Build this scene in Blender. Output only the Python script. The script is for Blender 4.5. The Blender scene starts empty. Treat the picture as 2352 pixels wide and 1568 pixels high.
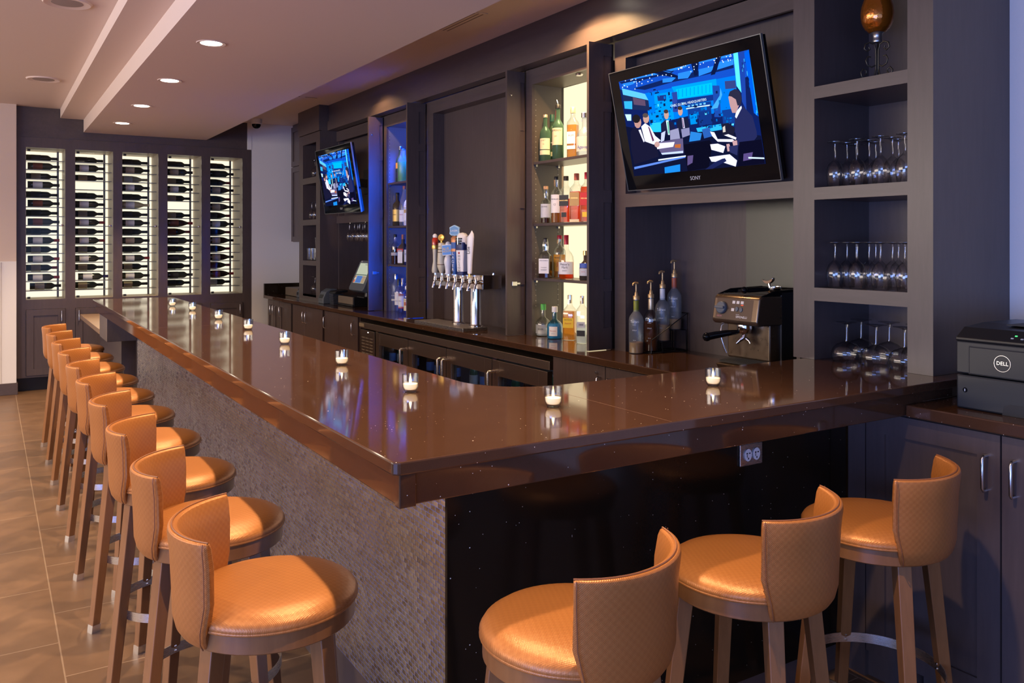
import bpy, math, random
from mathutils import Matrix, Vector
random.seed(7)
PI = math.pi
SC = bpy.context.scene
COL = SC.collection
def R(d): return math.radians(d)

# ------------------------------------------------------------------ camera, world, light, exposure
cd = bpy.data.cameras.new('camera'); cam = bpy.data.objects.new('camera', cd); COL.objects.link(cam)
cam.location = (0, 0, 1.547); cam.rotation_euler = (R(90), 0, -R(31.894))
cd.sensor_width = 36; cd.lens = 36*1930/2352; cd.shift_y = -226/2352; cd.clip_start = .05; cd.clip_end = 60
SC.camera = cam
SC.view_settings.view_transform = 'Standard'; SC.view_settings.look = 'None'
SC.view_settings.exposure = 0.14; SC.view_settings.gamma = 1; SC.view_settings.use_curve_mapping = False
SC.cycles.use_denoising = True; SC.cycles.max_bounces = 10; SC.cycles.diffuse_bounces = 4
SC.cycles.glossy_bounces = 4; SC.cycles.transmission_bounces = 8; SC.cycles.transparent_max_bounces = 24
SC.cycles.sample_clamp_indirect = 4; SC.cycles.caustics_reflective = False; SC.cycles.caustics_refractive = False
W = bpy.data.worlds.new('world'); SC.world = W; W.use_nodes = True
W.node_tree.nodes['Background'].inputs[0].default_value = (.7, .62, .6, 1)
W.node_tree.nodes['Background'].inputs[1].default_value = .06

def lamp(name, kind, loc, energy, color, rot=(0,0,0), **kw):
    l = bpy.data.lights.new(name, kind); l.energy = energy; l.color = color
    for k, v in kw.items(): setattr(l, k, v)
    o = bpy.data.objects.new(name, l); o.location = loc; o.rotation_euler = rot; COL.objects.link(o)
    return o
WARM = (1, .68, .40); COOL = (.34, .48, 1)
SOFZ = 2.733; CEIL = 2.967
# daylight through the windows of the room behind and left of the camera
lamp('daylight_window', 'AREA', (-4.85, 5.2, 2.15), 270, (1, .84, .70), (0, -R(90), 0), shape='RECTANGLE', size=1.3, size_y=8.0)
lamp('daylight_window', 'AREA', (-4.85, -1.3, .95), 370, (.25,.39,1), (0, -R(90), 0), shape='RECTANGLE', size=1.5, size_y=4.6)
lamp('daylight_window', 'AREA', (-1.2, -3.85, 1.3), 60, (.30,.46,1), (R(90), 0, 0), shape='RECTANGLE', size=5.6, size_y=1.8)
# recessed downlights, and fill spots added over the open floor
DOWN = [(1.12, 9.10), (1.12, 7.86), (1.12, 6.53), (1.12, 5.18), (1.12, 3.88), (1.12, 2.58), (1.12, 1.28)]
for x, y in DOWN:
    lamp('downlight_and_fill_beam', 'SPOT', (x, y, SOFZ-.03), 175, WARM, (0, 0, 0), spot_size=R(94), spot_blend=.6, shadow_soft_size=.03)
for x, y, e in [(-.6, 1.8, 60), (-.6, 4.6, 170), (-.9, 7.6, 170), (-2.6, 3.2, 240), (-2.6, 6.6, 240)]:  # added warm fill over the floor left of the bar, no fixtures there
    lamp('downlight_and_fill_beam', 'SPOT', (x, y, CEIL-.03), e, (1,.74,.46), (0, 0, 0), spot_size=R(150), spot_blend=.8, shadow_soft_size=.04)
for x, y, e in [(2.72, 3.85, 115), (2.72, 6.9, 26)]:
    lamp('downlight_and_fill_beam', 'SPOT', (x, y, CEIL-.012), e, (1,.60,.27), (0, 0, 0), spot_size=R(140), spot_blend=.45, shadow_soft_size=.03)

# ------------------------------------------------------------------ mesh helpers
class MB:
    def __init__(s): s.v = []; s.f = []; s.mi = []; s.col = []; s.T = Matrix.Identity(4); s.m = 0; s.c = None
    def add(s, vs, fs):
        b = len(s.v); s.v += [tuple(s.T @ Vector(v)) for v in vs]
        for f in fs: s.f.append(tuple(b+i for i in f)); s.mi.append(s.m); s.col.append(s.c)
        return s
    def box(s, x0, x1, y0, y1, z0, z1):
        x0, x1 = sorted((x0, x1)); y0, y1 = sorted((y0, y1)); z0, z1 = sorted((z0, z1))
        return s.add([(x0,y0,z0),(x1,y0,z0),(x1,y1,z0),(x0,y1,z0),(x0,y0,z1),(x1,y0,z1),(x1,y1,z1),(x0,y1,z1)],
                     [(0,3,2,1),(4,5,6,7),(0,1,5,4),(1,2,6,5),(2,3,7,6),(3,0,4,7)])
    def lathe(s, prof, n=24, c=(0,0,0), a0=0, a1=2*PI, sx=1, sy=1):
        full = abs(a1-a0-2*PI) < 1e-6; k = n if full else n+1; vs = []
        for r, z in prof:
            for i in range(k):
                a = a0+(a1-a0)*i/n; vs.append((c[0]+r*sx*math.cos(a), c[1]+r*sy*math.sin(a), c[2]+z))
        fs = []
        for j in range(len(prof)-1):
            for i in range(n):
                p, q = i, (i+1) % k; fs.append((j*k+p, j*k+q, (j+1)*k+q, (j+1)*k+p))
        if full and prof[0] != prof[-1]:
            if prof[0][0] > 1e-5: fs.append(tuple(reversed(range(k))))
            if prof[-1][0] > 1e-5: fs.append(tuple((len(prof)-1)*k+i for i in range(k)))
        return s.add(vs, fs)
    def sq(s, prof, n=6, c=(0,0,0), rnd=.3, asp=1):
        """like lathe with a rounded-square section; prof (half width, z)"""
        k = 4*n; vs = []
        for w, z in prof:
            r = w*rnd
            for q in range(4):
                cx, cy = [(1,1),(-1,1),(-1,-1),(1,-1)][q]
                for i in range(n):
                    a = q*PI/2+PI/2*i/(n-1)
                    vs.append((c[0]+(cx*(w-r)+r*math.cos(a))*asp, c[1]+cy*(w-r)+r*math.sin(a), c[2]+z))
        fs = []
        for j in range(len(prof)-1):
            for i in range(k): fs.append((j*k+i, j*k+(i+1) % k, (j+1)*k+(i+1) % k, (j+1)*k+i))
        fs.append(tuple(reversed(range(k)))); fs.append(tuple((len(prof)-1)*k+i for i in range(k)))
        return s.add(vs, fs)
    def tube(s, pts, r, n=8, closed=False, rs=None):
        pts = [Vector(p) for p in pts]; m = len(pts); vs = []; up = None
        for i, p in enumerate(pts):
            a = pts[(i-1) % m] if (closed or i > 0) else p; b = pts[(i+1) % m] if (closed or i < m-1) else p
            t = (b-a).normalized()
            if up is None: up = Vector((0,0,1)) if abs(t.z) < .9 else Vector((1,0,0))
            u = t.cross(up).normalized(); w = u.cross(t).normalized(); up = w
            rr = rs[i] if rs else r
            for k in range(n):
                an = 2*PI*k/n; vs.append(tuple(p+u*rr*math.cos(an)+w*rr*math.sin(an)))
        fs = []; e = m if closed else m-1
        for i in range(e):
            for k in range(n): fs.append((i*n+k, i*n+(k+1) % n, ((i+1) % m)*n+(k+1) % n, ((i+1) % m)*n+k))
        if not closed: fs += [tuple(reversed(range(n))), tuple((m-1)*n+k for k in range(n))]
        return s.add(vs, fs)
    def prism(s, poly, z0, z1, axis='z'):
        n = len(poly)
        def P(a, b, h): return {'z': (a,b,h), 'y': (a,h,b), 'x': (h,a,b)}[axis]
        vs = [P(a,b,z0) for a,b in poly]+[P(a,b,z1) for a,b in poly]
        return s.add(vs, [tuple(reversed(range(n))), tuple(range(n,2*n))]+[(i,(i+1)%n,n+(i+1)%n,n+i) for i in range(n)])
    def poly(s, pts): return s.add(pts, [tuple(range(len(pts)))])
    def text(s, txt, size, mat, bend=None, align='CENTER', ext=0.0):
        cu = bpy.data.curves.new('t', 'FONT'); cu.body = txt; cu.size = size; cu.align_x = align; cu.align_y = 'CENTER'; cu.resolution_u = 2; cu.extrude = ext
        o = bpy.data.objects.new('t', cu); COL.objects.link(o); bpy.context.view_layer.update()
        me = bpy.data.meshes.new_from_object(o.evaluated_get(bpy.context.evaluated_depsgraph_get()))
        vs = []
        for v in me.vertices:
            p = v.co.copy()
            if bend: p = Vector((bend*math.sin(p.x/bend), p.y, p.z-bend*(1-math.cos(p.x/bend))))
            vs.append(tuple(mat @ p))
        s.add(vs, [tuple(f.vertices) for f in me.polygons])
        bpy.data.objects.remove(o); bpy.data.curves.remove(cu); bpy.data.meshes.remove(me)
        return s
    def build(s, name, mats, parent=None, bevel=0, smooth=None, loc=None, rotz=0, segs=2):
        me = bpy.data.meshes.new(name); me.from_pydata(s.v, [], s.f)
        if not isinstance(mats, (list, tuple)): mats = [mats]
        for m in mats: me.materials.append(m)
        me.polygons.foreach_set('material_index', s.mi)
        if any(c is not None for c in s.col):
            at = me.color_attributes.new('Col', 'FLOAT_COLOR', 'CORNER'); i = 0
            for p, c in zip(me.polygons, s.col):
                for _ in p.loop_indices: at.data[i].color = (*c, 1); i += 1
        if smooth is not None:
            me.polygons.foreach_set('use_smooth', [True]*len(me.polygons)); me.set_sharp_from_angle(angle=R(smooth))
        me.update()
        o = bpy.data.objects.new(name, me); COL.objects.link(o)
        if parent: o.parent = parent
        if loc: o.location = loc
        if rotz: o.rotation_euler = (0,0,rotz)
        if bevel:
            b = o.modifiers.new('edge', 'BEVEL'); b.width = bevel; b.segments = segs; b.limit_method = 'ANGLE'; b.angle_limit = R(40)
        return o
def tag(o, label=None, cat=None, group=None, kind=None):
    for k, v in (('label', label), ('category', cat), ('group', group), ('kind', kind)):
        if v: o[k] = v
    return o
def thing(name, label, cat, loc=(0,0,0), rotz=0, group=None):
    o = bpy.data.objects.new(name, None); o.empty_display_size = .05; COL.objects.link(o)
    o.location = loc; o.rotation_euler = (0,0,rotz); return tag(o, label, cat, group)
KIDS = {}
def dup(root, loc, rotz=None, label=None, group=None, scale=None):
    def cp(o, par):
        c = o.copy(); COL.objects.link(c); c.parent = par
        for ch in o.children: cp(ch, c)
        return c
    r = cp(root, None); r.location = loc
    if rotz is not None: r.rotation_euler = (0,0,rotz)
    if label: r['label'] = label
    if group: r['group'] = group
    if scale: r.scale = scale
    return r
def BX(*a): return MB().box(*a)
def struct(name, mb, mat, **k): return tag(mb.build(name, mat, **k), kind='structure')
# local frame on a face that looks towards -X: u runs to the viewer's right (-Y), v up
def faceX(x, y, z): return Matrix(((0,0,-1,x),(-1,0,0,y),(0,1,0,z),(0,0,0,1)))
def faceY(x, y, z): return Matrix(((1,0,0,x),(0,0,-1,y),(0,1,0,z),(0,0,0,1)))

# ------------------------------------------------------------------ materials
class NT:
    def __init__(s, name):
        s.mat = bpy.data.materials.new(name); s.mat.use_nodes = True; s.t = s.mat.node_tree; s.t.nodes.clear()
        s.out = s.t.nodes.new('ShaderNodeOutputMaterial')
    def n(s, typ, _in=None, **kw):
        nd = s.t.nodes.new(typ)
        for k, v in kw.items(): setattr(nd, k, v)
        for k, v in (_in or {}).items():
            if isinstance(v, tuple) and len(v) == 2 and hasattr(v[0], 'outputs'): s.t.links.new(v[0].outputs[v[1]], nd.inputs[k])
            elif hasattr(v, 'outputs'): s.t.links.new(v.outputs[0], nd.inputs[k])
            else: nd.inputs[k].default_value = v
        return nd
    def math(s, op, a, b=0.0, c=None):
        i = {0: a, 1: b}
        if c is not None: i[2] = c
        return s.n('ShaderNodeMath', i, operation=op)
    def mix(s, fac, a, b): return s.n('ShaderNodeMix', {0: fac, 6: a, 7: b}, data_type='RGBA')
    def end(s, sh): s.t.links.new(sh.outputs[0], s.out.inputs[0]); return s.mat
def c4(c): return (c[0], c[1], c[2], 1)
def srgb(r, g, b):
    f = lambda x: ((x/255+.055)/1.055)**2.4 if x > 10 else x/255/12.92
    return (f(r), f(g), f(b))
MC = {}
def pm(name, col, rough=.5, metal=0, spec=.5, trans=0, emit=None, es=1, coat=0, alpha=None, ior=1.45, aniso=0):
    if name in MC: return MC[name]
    t = NT(name)
    i = {'Base Color': c4(col), 'Roughness': rough, 'Metallic': metal, 'Specular IOR Level': spec, 'Transmission Weight': trans, 'Coat Weight': coat, 'IOR': ior, 'Anisotropic': aniso}
    if emit: i['Emission Color'] = c4(emit); i['Emission Strength'] = es
    MC[name] = t.end(t.n('ShaderNodeBsdfPrincipled', i)); return MC[name]
def thin(name, tint, k=.05, rough=.02, gl=(1,1,1), base=0):
    """thin clear glass: tinted see-through with a Fresnel reflection"""
    if name in MC: return MC[name]
    t = NT(name); ge = t.n('ShaderNodeNewGeometry'); dt = t.n('ShaderNodeVectorMath', {0: (ge, 'Normal'), 1: (ge, 'Incoming')}, operation='DOT_PRODUCT')
    f = t.math('POWER', t.math('SUBTRACT', 1.0, t.math('ABSOLUTE', (dt, 'Value'))), 4.0); f = t.math('MULTIPLY_ADD', f, .75, k); f.use_clamp = True
    e = t.math('POWER', t.math('SUBTRACT', 1.0, t.math('ABSOLUTE', (dt, 'Value'))), 2.5)
    tc = t.mix(e, c4(tint), c4([x*.30 for x in tint])); a = t.n('ShaderNodeBsdfTransparent', {'Color': (tc, 2)}); g = t.n('ShaderNodeBsdfGlossy', {'Color': c4(gl), 'Roughness': rough})
    m = t.n('ShaderNodeMixShader', {0: f, 1: a, 2: g})
    if base:
        d = t.n('ShaderNodeBsdfDiffuse', {'Color': c4(gl)}); m = t.n('ShaderNodeMixShader', {0: base, 1: m, 2: d})
    MC[name] = t.end(m); return MC[name]
def vec(t, scale, coord='Object'):
    tc = t.n('ShaderNodeTexCoord'); return t.n('ShaderNodeMapping', {0: (tc, coord), 3: scale})
def wood(name, c0, c1, rough=.38, sc=(9, 9, 1.1), bump=.05, coat=.15):
    t = NT(name); v = vec(t, sc)
    n1 = t.n('ShaderNodeTexNoise', {0: v, 'Scale': 6.0, 'Detail': 6.0, 'Roughness': .62})
    v2 = vec(t, (sc[0]*.25, sc[1]*.25, sc[2]*.5)); n2 = t.n('ShaderNodeTexNoise', {0: v2, 'Scale': 3.0, 'Detail': 2.0})
    f = t.math('MULTIPLY_ADD', n1, .75, t.math('MULTIPLY_ADD', n2, .5, -.15)); f.use_clamp = True
    col = t.mix(f, c4(c0), c4(c1))
    b = t.n('ShaderNodeBump', {'Strength': bump, 'Distance': .002, 'Height': n1})
    MC[name] = t.end(t.n('ShaderNodeBsdfPrincipled', {'Base Color': (col, 2), 'Roughness': rough, 'Normal': b, 'Coat Weight': coat, 'Coat Roughness': .25}))
    return MC[name]
dark = wood('dark_stained_wood', (.049,.0355,.034), (.096,.070,.066))
darkh = wood('dark_stained_wood_rail', (.049,.0355,.034), (.096,.070,.066), sc=(9, 1.1, 9))
stoolw = wood('walnut_stool_wood', (.135,.052,.016), (.27,.120,.042), rough=.33, sc=(12,12,1.5), coat=.3)
lamw = wood('striped_dark_laminate', (.030,.019,.019), (.11,.072,.066), rough=.4, sc=(60,60,.6), coat=0)
def quartz(name, base, base2, rough, thr, sp=1.0, spec=.5):
    t = NT(name); v = vec(t, (1,1,1))
    n = t.n('ShaderNodeTexNoise', {0: v, 'Scale': 9.0, 'Detail': 8.0, 'Roughness': .75}); fine = t.n('ShaderNodeTexNoise', {0: v, 'Scale': 420.0, 'Detail': 2.0})
    f = t.math('MULTIPLY_ADD', n, .6, t.math('MULTIPLY', fine, .4))
    col = t.mix(f, c4(base), c4(base2))
    prev = (col, 2)
    for sc, sz, q in ((34.0, .058, thr+.02), (95.0, .10, thr+.05)):
        vo = t.n('ShaderNodeTexVoronoi', {0: v, 'Scale': sc}); near = t.math('LESS_THAN', (vo, 0), sz)
        sep = t.n('ShaderNodeSeparateColor', {0: (vo, 1)}); pick = t.math('GREATER_THAN', sep, q)
        m = t.math('MULTIPLY', near, pick); nx = t.mix(m, prev, (sp, sp*.93, sp*.8, 1)); prev = (nx, 2)
    MC[name] = t.end(t.n('ShaderNodeBsdfPrincipled', {'Base Color': prev, 'Roughness': rough, 'Specular IOR Level': spec}))
    return MC[name]
quartz('brown_quartz', (.030,.0135,.007), (.078,.037,.020), .06, .86)
quartz('black_quartz', (.008,.005,.003), (.018,.011,.006), .12, .88, .9, .22)
QB, QK = MC['brown_quartz'], MC['black_quartz']
def mosaic():
    t = NT('steel_brick_mosaic'); tc = t.n('ShaderNodeTexCoord'); s = t.n('ShaderNodeSeparateXYZ', {0: (tc, 'Object')})
    BW, BH = .0285, .0142
    yy = t.math('DIVIDE', t.math('ADD', (s, 1), (s, 0)), BW); zz = t.math('DIVIDE', (s, 2), BH)
    row = t.math('FLOOR', zz); off = t.math('MULTIPLY', t.math('MODULO', row, 2.0), .5); yo = t.math('ADD', yy, off)
    colm = t.math('FLOOR', yo); fu = t.math('SUBTRACT', yo, colm); fv = t.math('SUBTRACT', zz, row)
    cv = t.n('ShaderNodeCombineXYZ', {0: colm, 1: row}); wn = t.n('ShaderNodeTexWhiteNoise', {0: cv}, noise_dimensions='3D')
    gu = t.math('LESS_THAN', t.math('ABSOLUTE', t.math('SUBTRACT', fu, .5)), .5-.028); gv = t.math('LESS_THAN', t.math('ABSOLUTE', t.math('SUBTRACT', fv, .5)), .5-.055)
    tile = t.math('MULTIPLY', gu, gv)
    # each tile is slightly pillowed and tilted its own way
    tu = t.math('MULTIPLY', t.math('POWER', t.math('MULTIPLY', t.math('SUBTRACT', fu, .5), 2.0), 5.0), .30)
    tv = t.math('MULTIPLY', t.math('SUBTRACT', fv, .5), .06)
    sw = t.n('ShaderNodeSeparateColor', {0: (wn, 1)})
    du = t.math('MULTIPLY_ADD', (sw, 0), .07, t.math('ADD', tu, -.035)); dv = t.math('MULTIPLY_ADD', (sw, 1), .05, t.math('ADD', tv, -.025))
    d = t.n('ShaderNodeCombineXYZ', {0: du, 1: du, 2: dv}); ge = t.n('ShaderNodeNewGeometry')
    dd = t.n('ShaderNodeVectorMath', {0: d, 1: tile}, operation='MULTIPLY')
    nn = t.n('ShaderNodeVectorMath', {0: (ge, 'Normal'), 1: dd}, operation='ADD'); nn = t.n('ShaderNodeVectorMath', {0: nn}, operation='NORMALIZE')
    col = t.mix(tile, (.10,.125,.30,1), (.62,.58,.51,1)); ro = t.math('MULTIPLY_ADD', tile, -.52, .8)
    ro2 = t.math('MULTIPLY_ADD', (sw, 2), .14, t.math('SUBTRACT', ro, .05))
    MC['mosaic'] = t.end(t.n('ShaderNodeBsdfPrincipled', {'Base Color': (col, 2), 'Metallic': tile, 'Roughness': ro2, 'Normal': nn}))
mosaic()
def vinyl(back=''):
    t = NT('woven_copper_vinyl' + back); v = vec(t, (1,1,1)); s = t.n('ShaderNodeSeparateXYZ', {0: v})
    def wv(ax, k): return t.math('SINE', t.math('MULTIPLY', ax, k))
    U, V = (s,0), (s,1)
    if back: U, V = t.math('MULTIPLY', t.math('ARCTAN2', (s,1), t.math('MULTIPLY', (s,0), -1.0)), .22), (s,2)
    h = t.math('MULTIPLY', wv(U, 1400.0), wv(V, 1400.0)); h2 = t.math('MULTIPLY', wv(U, 350.0), wv(V, 350.0))
    hh = t.math('MULTIPLY_ADD', h2, .8, h)
    bp = t.n('ShaderNodeBump', {'Strength': .20, 'Distance': .0006, 'Height': hh})
    col = t.mix(t.math('MULTIPLY_ADD', h2, .25, .5), (.32,.116,.030,1), (.41,.165,.046,1))
    MC['vinyl'+back] = t.end(t.n('ShaderNodeBsdfPrincipled', {'Base Color': (col, 2), 'Roughness': .36, 'Normal': bp, 'Specular IOR Level': .38, 'Metallic': .25}))
vinyl(); vinyl('_back'); VIN = MC['vinyl']; VINB = MC['vinyl_back']
def tiles():
    t = NT('brown_floor_tile'); tc = t.n('ShaderNodeTexCoord'); mp = t.n('ShaderNodeMapping', {0: (tc, 'Object'), 1: (-.23, -.09, 0)})
    sx = t.n('ShaderNodeSeparateXYZ', {0: mp}); sw = t.n('ShaderNodeCombineXYZ', {0: (sx, 1), 1: (sx, 0)})
    br = t.n('ShaderNodeTexBrick', {0: sw, 'Color1': (.128,.072,.040,1), 'Color2': (.152,.088,.050,1), 'Mortar': (.26,.18,.12,1), 'Scale': 1.0, 'Mortar Size': .003, 'Mortar Smooth': .2, 'Bias': 0.0, 'Brick Width': .6, 'Row Height': .6}, offset=0.5)
    n = t.n('ShaderNodeTexNoise', {0: mp, 'Scale': 4.0, 'Detail': 9.0, 'Roughness': .72})
    cr = t.n('ShaderNodeMapRange', {0: n, 1: .3, 2: .7, 3: .74, 4: 1.2})
    col = t.n('ShaderNodeVectorMath', {0: (br, 0), 1: cr}, operation='MULTIPLY')
    b = t.n('ShaderNodeBump', {'Strength': .25, 'Distance': .002, 'Height': t.math('MULTIPLY_ADD', (br, 1), -1.0, t.math('MULTIPLY', n, .5))})
    ro = t.math('MULTIPLY_ADD', n, .25, .26)
    MC['tiles'] = t.end(t.n('ShaderNodeBsdfPrincipled', {'Base Color': col, 'Roughness': ro, 'Normal': b}))
tiles()
def brushed(name, c, rough, sc, metal=1):
    t = NT(name); v = vec(t, sc); n = t.n('ShaderNodeTexNoise', {0: v, 'Scale': 40.0, 'Detail': 4.0})
    ro = t.math('MULTIPLY_ADD', n, .18, rough-.09); b = t.n('ShaderNodeBump', {'Strength': .06, 'Distance': .001, 'Height': n})
    MC[name] = t.end(t.n('ShaderNodeBsdfPrincipled', {'Base Color': c4(c), 'Metallic': metal, 'Roughness': ro, 'Normal': b})); return MC[name]
steel = brushed('brushed_steel', (.56,.54,.51), .28, (1,1,30))
coolsteel = brushed('cooler_steel', (.34,.27,.22), .34, (1,.3,30))
splash = brushed('steel_splash_panel', (.105,.11,.108), .40, (1,.5,40))
def plaster(name, c, rough=.75):
    t = NT(name); v = vec(t, (1,1,1)); n = t.n('ShaderNodeTexNoise', {0: v, 'Scale': 120.0, 'Detail': 3.0})
    b = t.n('ShaderNodeBump', {'Strength': .08, 'Distance': .002, 'Height': n}); f = t.mix(n, c4([x*.96 for x in c]), c4(c))
    MC[name] = t.end(t.n('ShaderNodeBsdfPrincipled', {'Base Color': (f, 2), 'Roughness': rough, 'Normal': b})); return MC[name]
ceilm = plaster('ceiling_paint', (.74,.62,.55)); wallw = plaster('white_wall_paint', (.74,.72,.70)); wallb = plaster('beige_wall_paint', (.62,.50,.42))
chrome = pm('chrome', (.82,.80,.78), .07, 1); nickel = pm('satin_nickel', (.66,.66,.68), .22, 1); blackp = pm('black_plastic', (.010,.010,.011), .32); blackg = pm('black_gloss', (.004,.004,.005), .05, spec=.16)
white = pm('white_plastic', (.78,.78,.80), .4); greyp = pm('grey_plastic', (.085,.10,.12), .45); wire = pm('black_wire', (.012,.012,.014), .4, .3)
grate = pm('dark_recess', (.012,.012,.013), .6)
def emis(name, c, s):
    if name in MC: return MC[name]
    t = NT(name); MC[name] = t.end(t.n('ShaderNodeEmission', {0: c4(c), 1: s})); return MC[name]
clear = thin('clear_glass', (.92,.95,.96), .09)
gob = thin('wine_glass_glass', (.95,.96,.98), .07, .03, base=.0)
pane = thin('cabinet_pane', (.93,.96,.96), .006)
coolpane = thin('cooler_pane', (.60,.64,.70), .03)

# ------------------------------------------------------------------ the room
struct('floor', BX(-5, 3.5, -4, 10.7, -.06, 0), MC['tiles'])
WY = 10.08
def room():
    struct('ceiling', BX(-5.1, 3.6, -4.1, 10.75, CEIL, CEIL+.08), ceilm)
    m = MB(); m.box(.86, 2.125, -3.9, WY-.002, SOFZ, CEIL-.001); m.box(.64, .86, -3.9, WY-.002, 2.868, CEIL-.001)
    struct('ceiling_soffit', m, ceilm)
    struct('wall_right', MB().box(3.42, 3.55, 1.77, 10.7, 0, CEIL).box(3.40, 3.55, -4, 1.77, 0, CEIL), wallw)
    m = MB().box(2.64, 3.42, WY, 10.7, 0, CEIL).box(2.592, 2.64, WY-.004, 10.7, 2.65, CEIL).box(.2, 2.7, 10.62, 10.7, 0, CEIL)
    struct('wall_back', m, wallw)
    struct('wall_far', BX(-5, .237, 9.985, 10.7, 1.36, CEIL), wallb)
    m = BX(-5, .237, 9.975, 10.7, .12, 1.36)
    struct('wainscot_panel_wall', m, wallw); struct('trim_1', MB().box(-5, .10, 9.965, 9.975, .12, 1.352), wallw)
    struct('baseboard_far', BX(-5, .250, 9.955, 10.2, 0, .12), darkh, bevel=.003)
    # window walls of the dining room, left and behind the camera
    m = MB().box(-5.1, -5, -4, 10.7, 0, .5).box(-5.1, -5, -4, 10.7, 2.9, CEIL)
    for y0, y1 in ((-4, -3.8), (1.2, 1.6), (9.2, 10.7)): m.box(-5.1, -5, y0, y1, .5, 2.9)
    struct('wall_left', m, wallb)
    m = MB().box(-5, 3.5, -4.1, -4, 0, .4).box(-5, 3.5, -4.1, -4, 2.8, CEIL)
    for x0, x1 in ((-5, -4.6), (1.7, 3.5)): m.box(x0, x1, -4.1, -4, .4, 2.8)
    struct('wall_front', m, wallb)
    sky = emis('window_daylight', (.55, .72, 1), .35)
    k = 1
    for y0, y1 in ((-3.8, 1.2), (1.6, 9.2)):
        w = struct('window_%d' % k, MB().box(-5.08, -5.07, y0, y1, .5, 2.9), sky); k += 1
        f = MB()
        for q in range(5):
            y = y0+(y1-y0)*q/4; f.box(-5.07, -4.99, y-.03, y+.03, .5, 2.9)
        f.build('window_frame', dark, w)
    w = struct('window_%d' % k, MB().box(-4.6, 1.7, -4.08, -4.07, .4, 2.8), sky)
    f = MB()
    for q in range(6):
        x = -4.6+6.3*q/5; f.box(x-.03, x+.03, -4.07, -3.99, .4, 2.8)
    f.build('window_frame', dark, w)
room()

# ------------------------------------------------------------------ the bar
def bar():
    t = thing('bar_counter', 'long L-shaped bar with glossy speckled brown stone top and steel mosaic front', 'bar', (.749, 1.69, 0))
    o = t.location.copy(); bpy.context.view_layer.update()
    def P(mb, name, mat, **k):
        ob = mb.build(name, mat, t, **k); ob.matrix_parent_inverse = Matrix.Translation(-o); return ob
    r = .25; arc = [(1.39+r-r*math.sin(a), 2.335+r-r*math.cos(a)) for a in [PI/2*i/12 for i in range(13)]]
    c = .012
    pts = [(.749+c, 1.69), (3.398, 1.69), (3.398, 1.765), (3.24, 1.765), (3.24, 2.335)]+arc+[(1.39, 7.97), (.749, 7.97), (.749, 1.69+c)]
    P(MB().prism(pts, 1.037, 1.067), 'bar_top', QB, bevel=.004)
    P(MB().box(1.558, 1.5592, 1.692, 2.334, 1.0668, 1.0672).box(.752, 1.388, 5.099, 5.1005, 1.0668, 1.0672), 'seam', pm('seam_filler', (.12,.062,.036), .4))
    P(MB().box(.772, .80, 1.712, 7.95, .962, 1.037).box(.80, 3.38, 1.712, 1.735, .962, 1.037).box(.770, .812, 1.709, 1.735, .958, 1.037).box(.80, 1.37, 7.941, 7.953, .962, 1.037), 'apron', QB, bevel=.003)
    P(MB().box(.80, 1.36, 1.74, 7.92, 1.02, 1.037).box(1.36, 2.88, 1.74, 2.31, 1.02, 1.036), 'underside_board', dark)
    P(MB().box(1.02, 1.06, 1.97, 7.39, .155, 1.02), 'mosaic_front', MC['mosaic'])
    P(MB().box(1.028, 1.06, 1.98, 7.41, 0, .155).box(1.06, 2.65, 1.975, 2.01, 0, .10), 'baseboard', dark)
    P(MB().box(1.018, 1.06, 1.957, 1.9695, .0, 1.02).box(1.06, 2.65, 1.957, 1.99, .10, 1.02), 'stone_end_panel', QK)
    P(MB().box(1.06, 1.34, 2.02, 7.39, 0, 1.02).box(1.34, 2.65, 2.02, 2.29, 0, 1.02), 'service_side_cabinet', lamw)
    P(MB().box(.80, 1.34, 7.41, 7.94, .755, 1.02), 'end_support_box', dark, bevel=.002)
    P(MB().box(1.016, 1.026, 7.392, 7.41, .0, .755), 'edge_trim', dark)
bar()
def lower():
    t = thing('lower_table', 'low end table beyond the far end of the bar, lit by the wine wall', 'counter', (.8, 7.98, 0))
    def P(mb, name, mat, **k):
        ob = mb.build(name, mat, t, **k); ob.matrix_parent_inverse = Matrix.Translation((-.8, -7.98, 0)); return ob
    P(BX(.80, 1.42, 7.98, 9.75, .765, .81), 'table_top', pm('pale_glossy_stone', (.30,.20,.13), .2), bevel=.003)
    P(BX(.98, 1.34, 8.02, 9.70, 0, .765), 'base', dark)
lower()
def outlet():
    t = thing('power_outlet', 'double power outlet in a steel plate on the black stone bar end', 'outlet', (2.150, 1.957, .846))
    MB().box(-.052, .052, -.008, 0, -.036, .036).build('cover_plate', steel, t, bevel=.002)
    for x in (-.019, .021):
        s = MB(); s.T = Matrix.Translation((x, -.0085, 0)) @ Matrix.Rotation(R(90), 4, 'X'); s.lathe([(.0, 0), (.0155, 0), (.0165, .003), (0, .003)], 20, sy=1.25)
        so = s.build('socket', white, t)
        h = MB()
        for a, b, w, q in ((-.006,.006,.003,.001), (.006,.006,.003,.001), (-.006,-.002,.001,.004), (0,-.011,.002,.002)):
            h.box(x+a-w, x+a+w, -.0125, -.0119, b-q-.001, b+q+.001)
        h.build('slot', blackp, so)
outlet()

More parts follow.
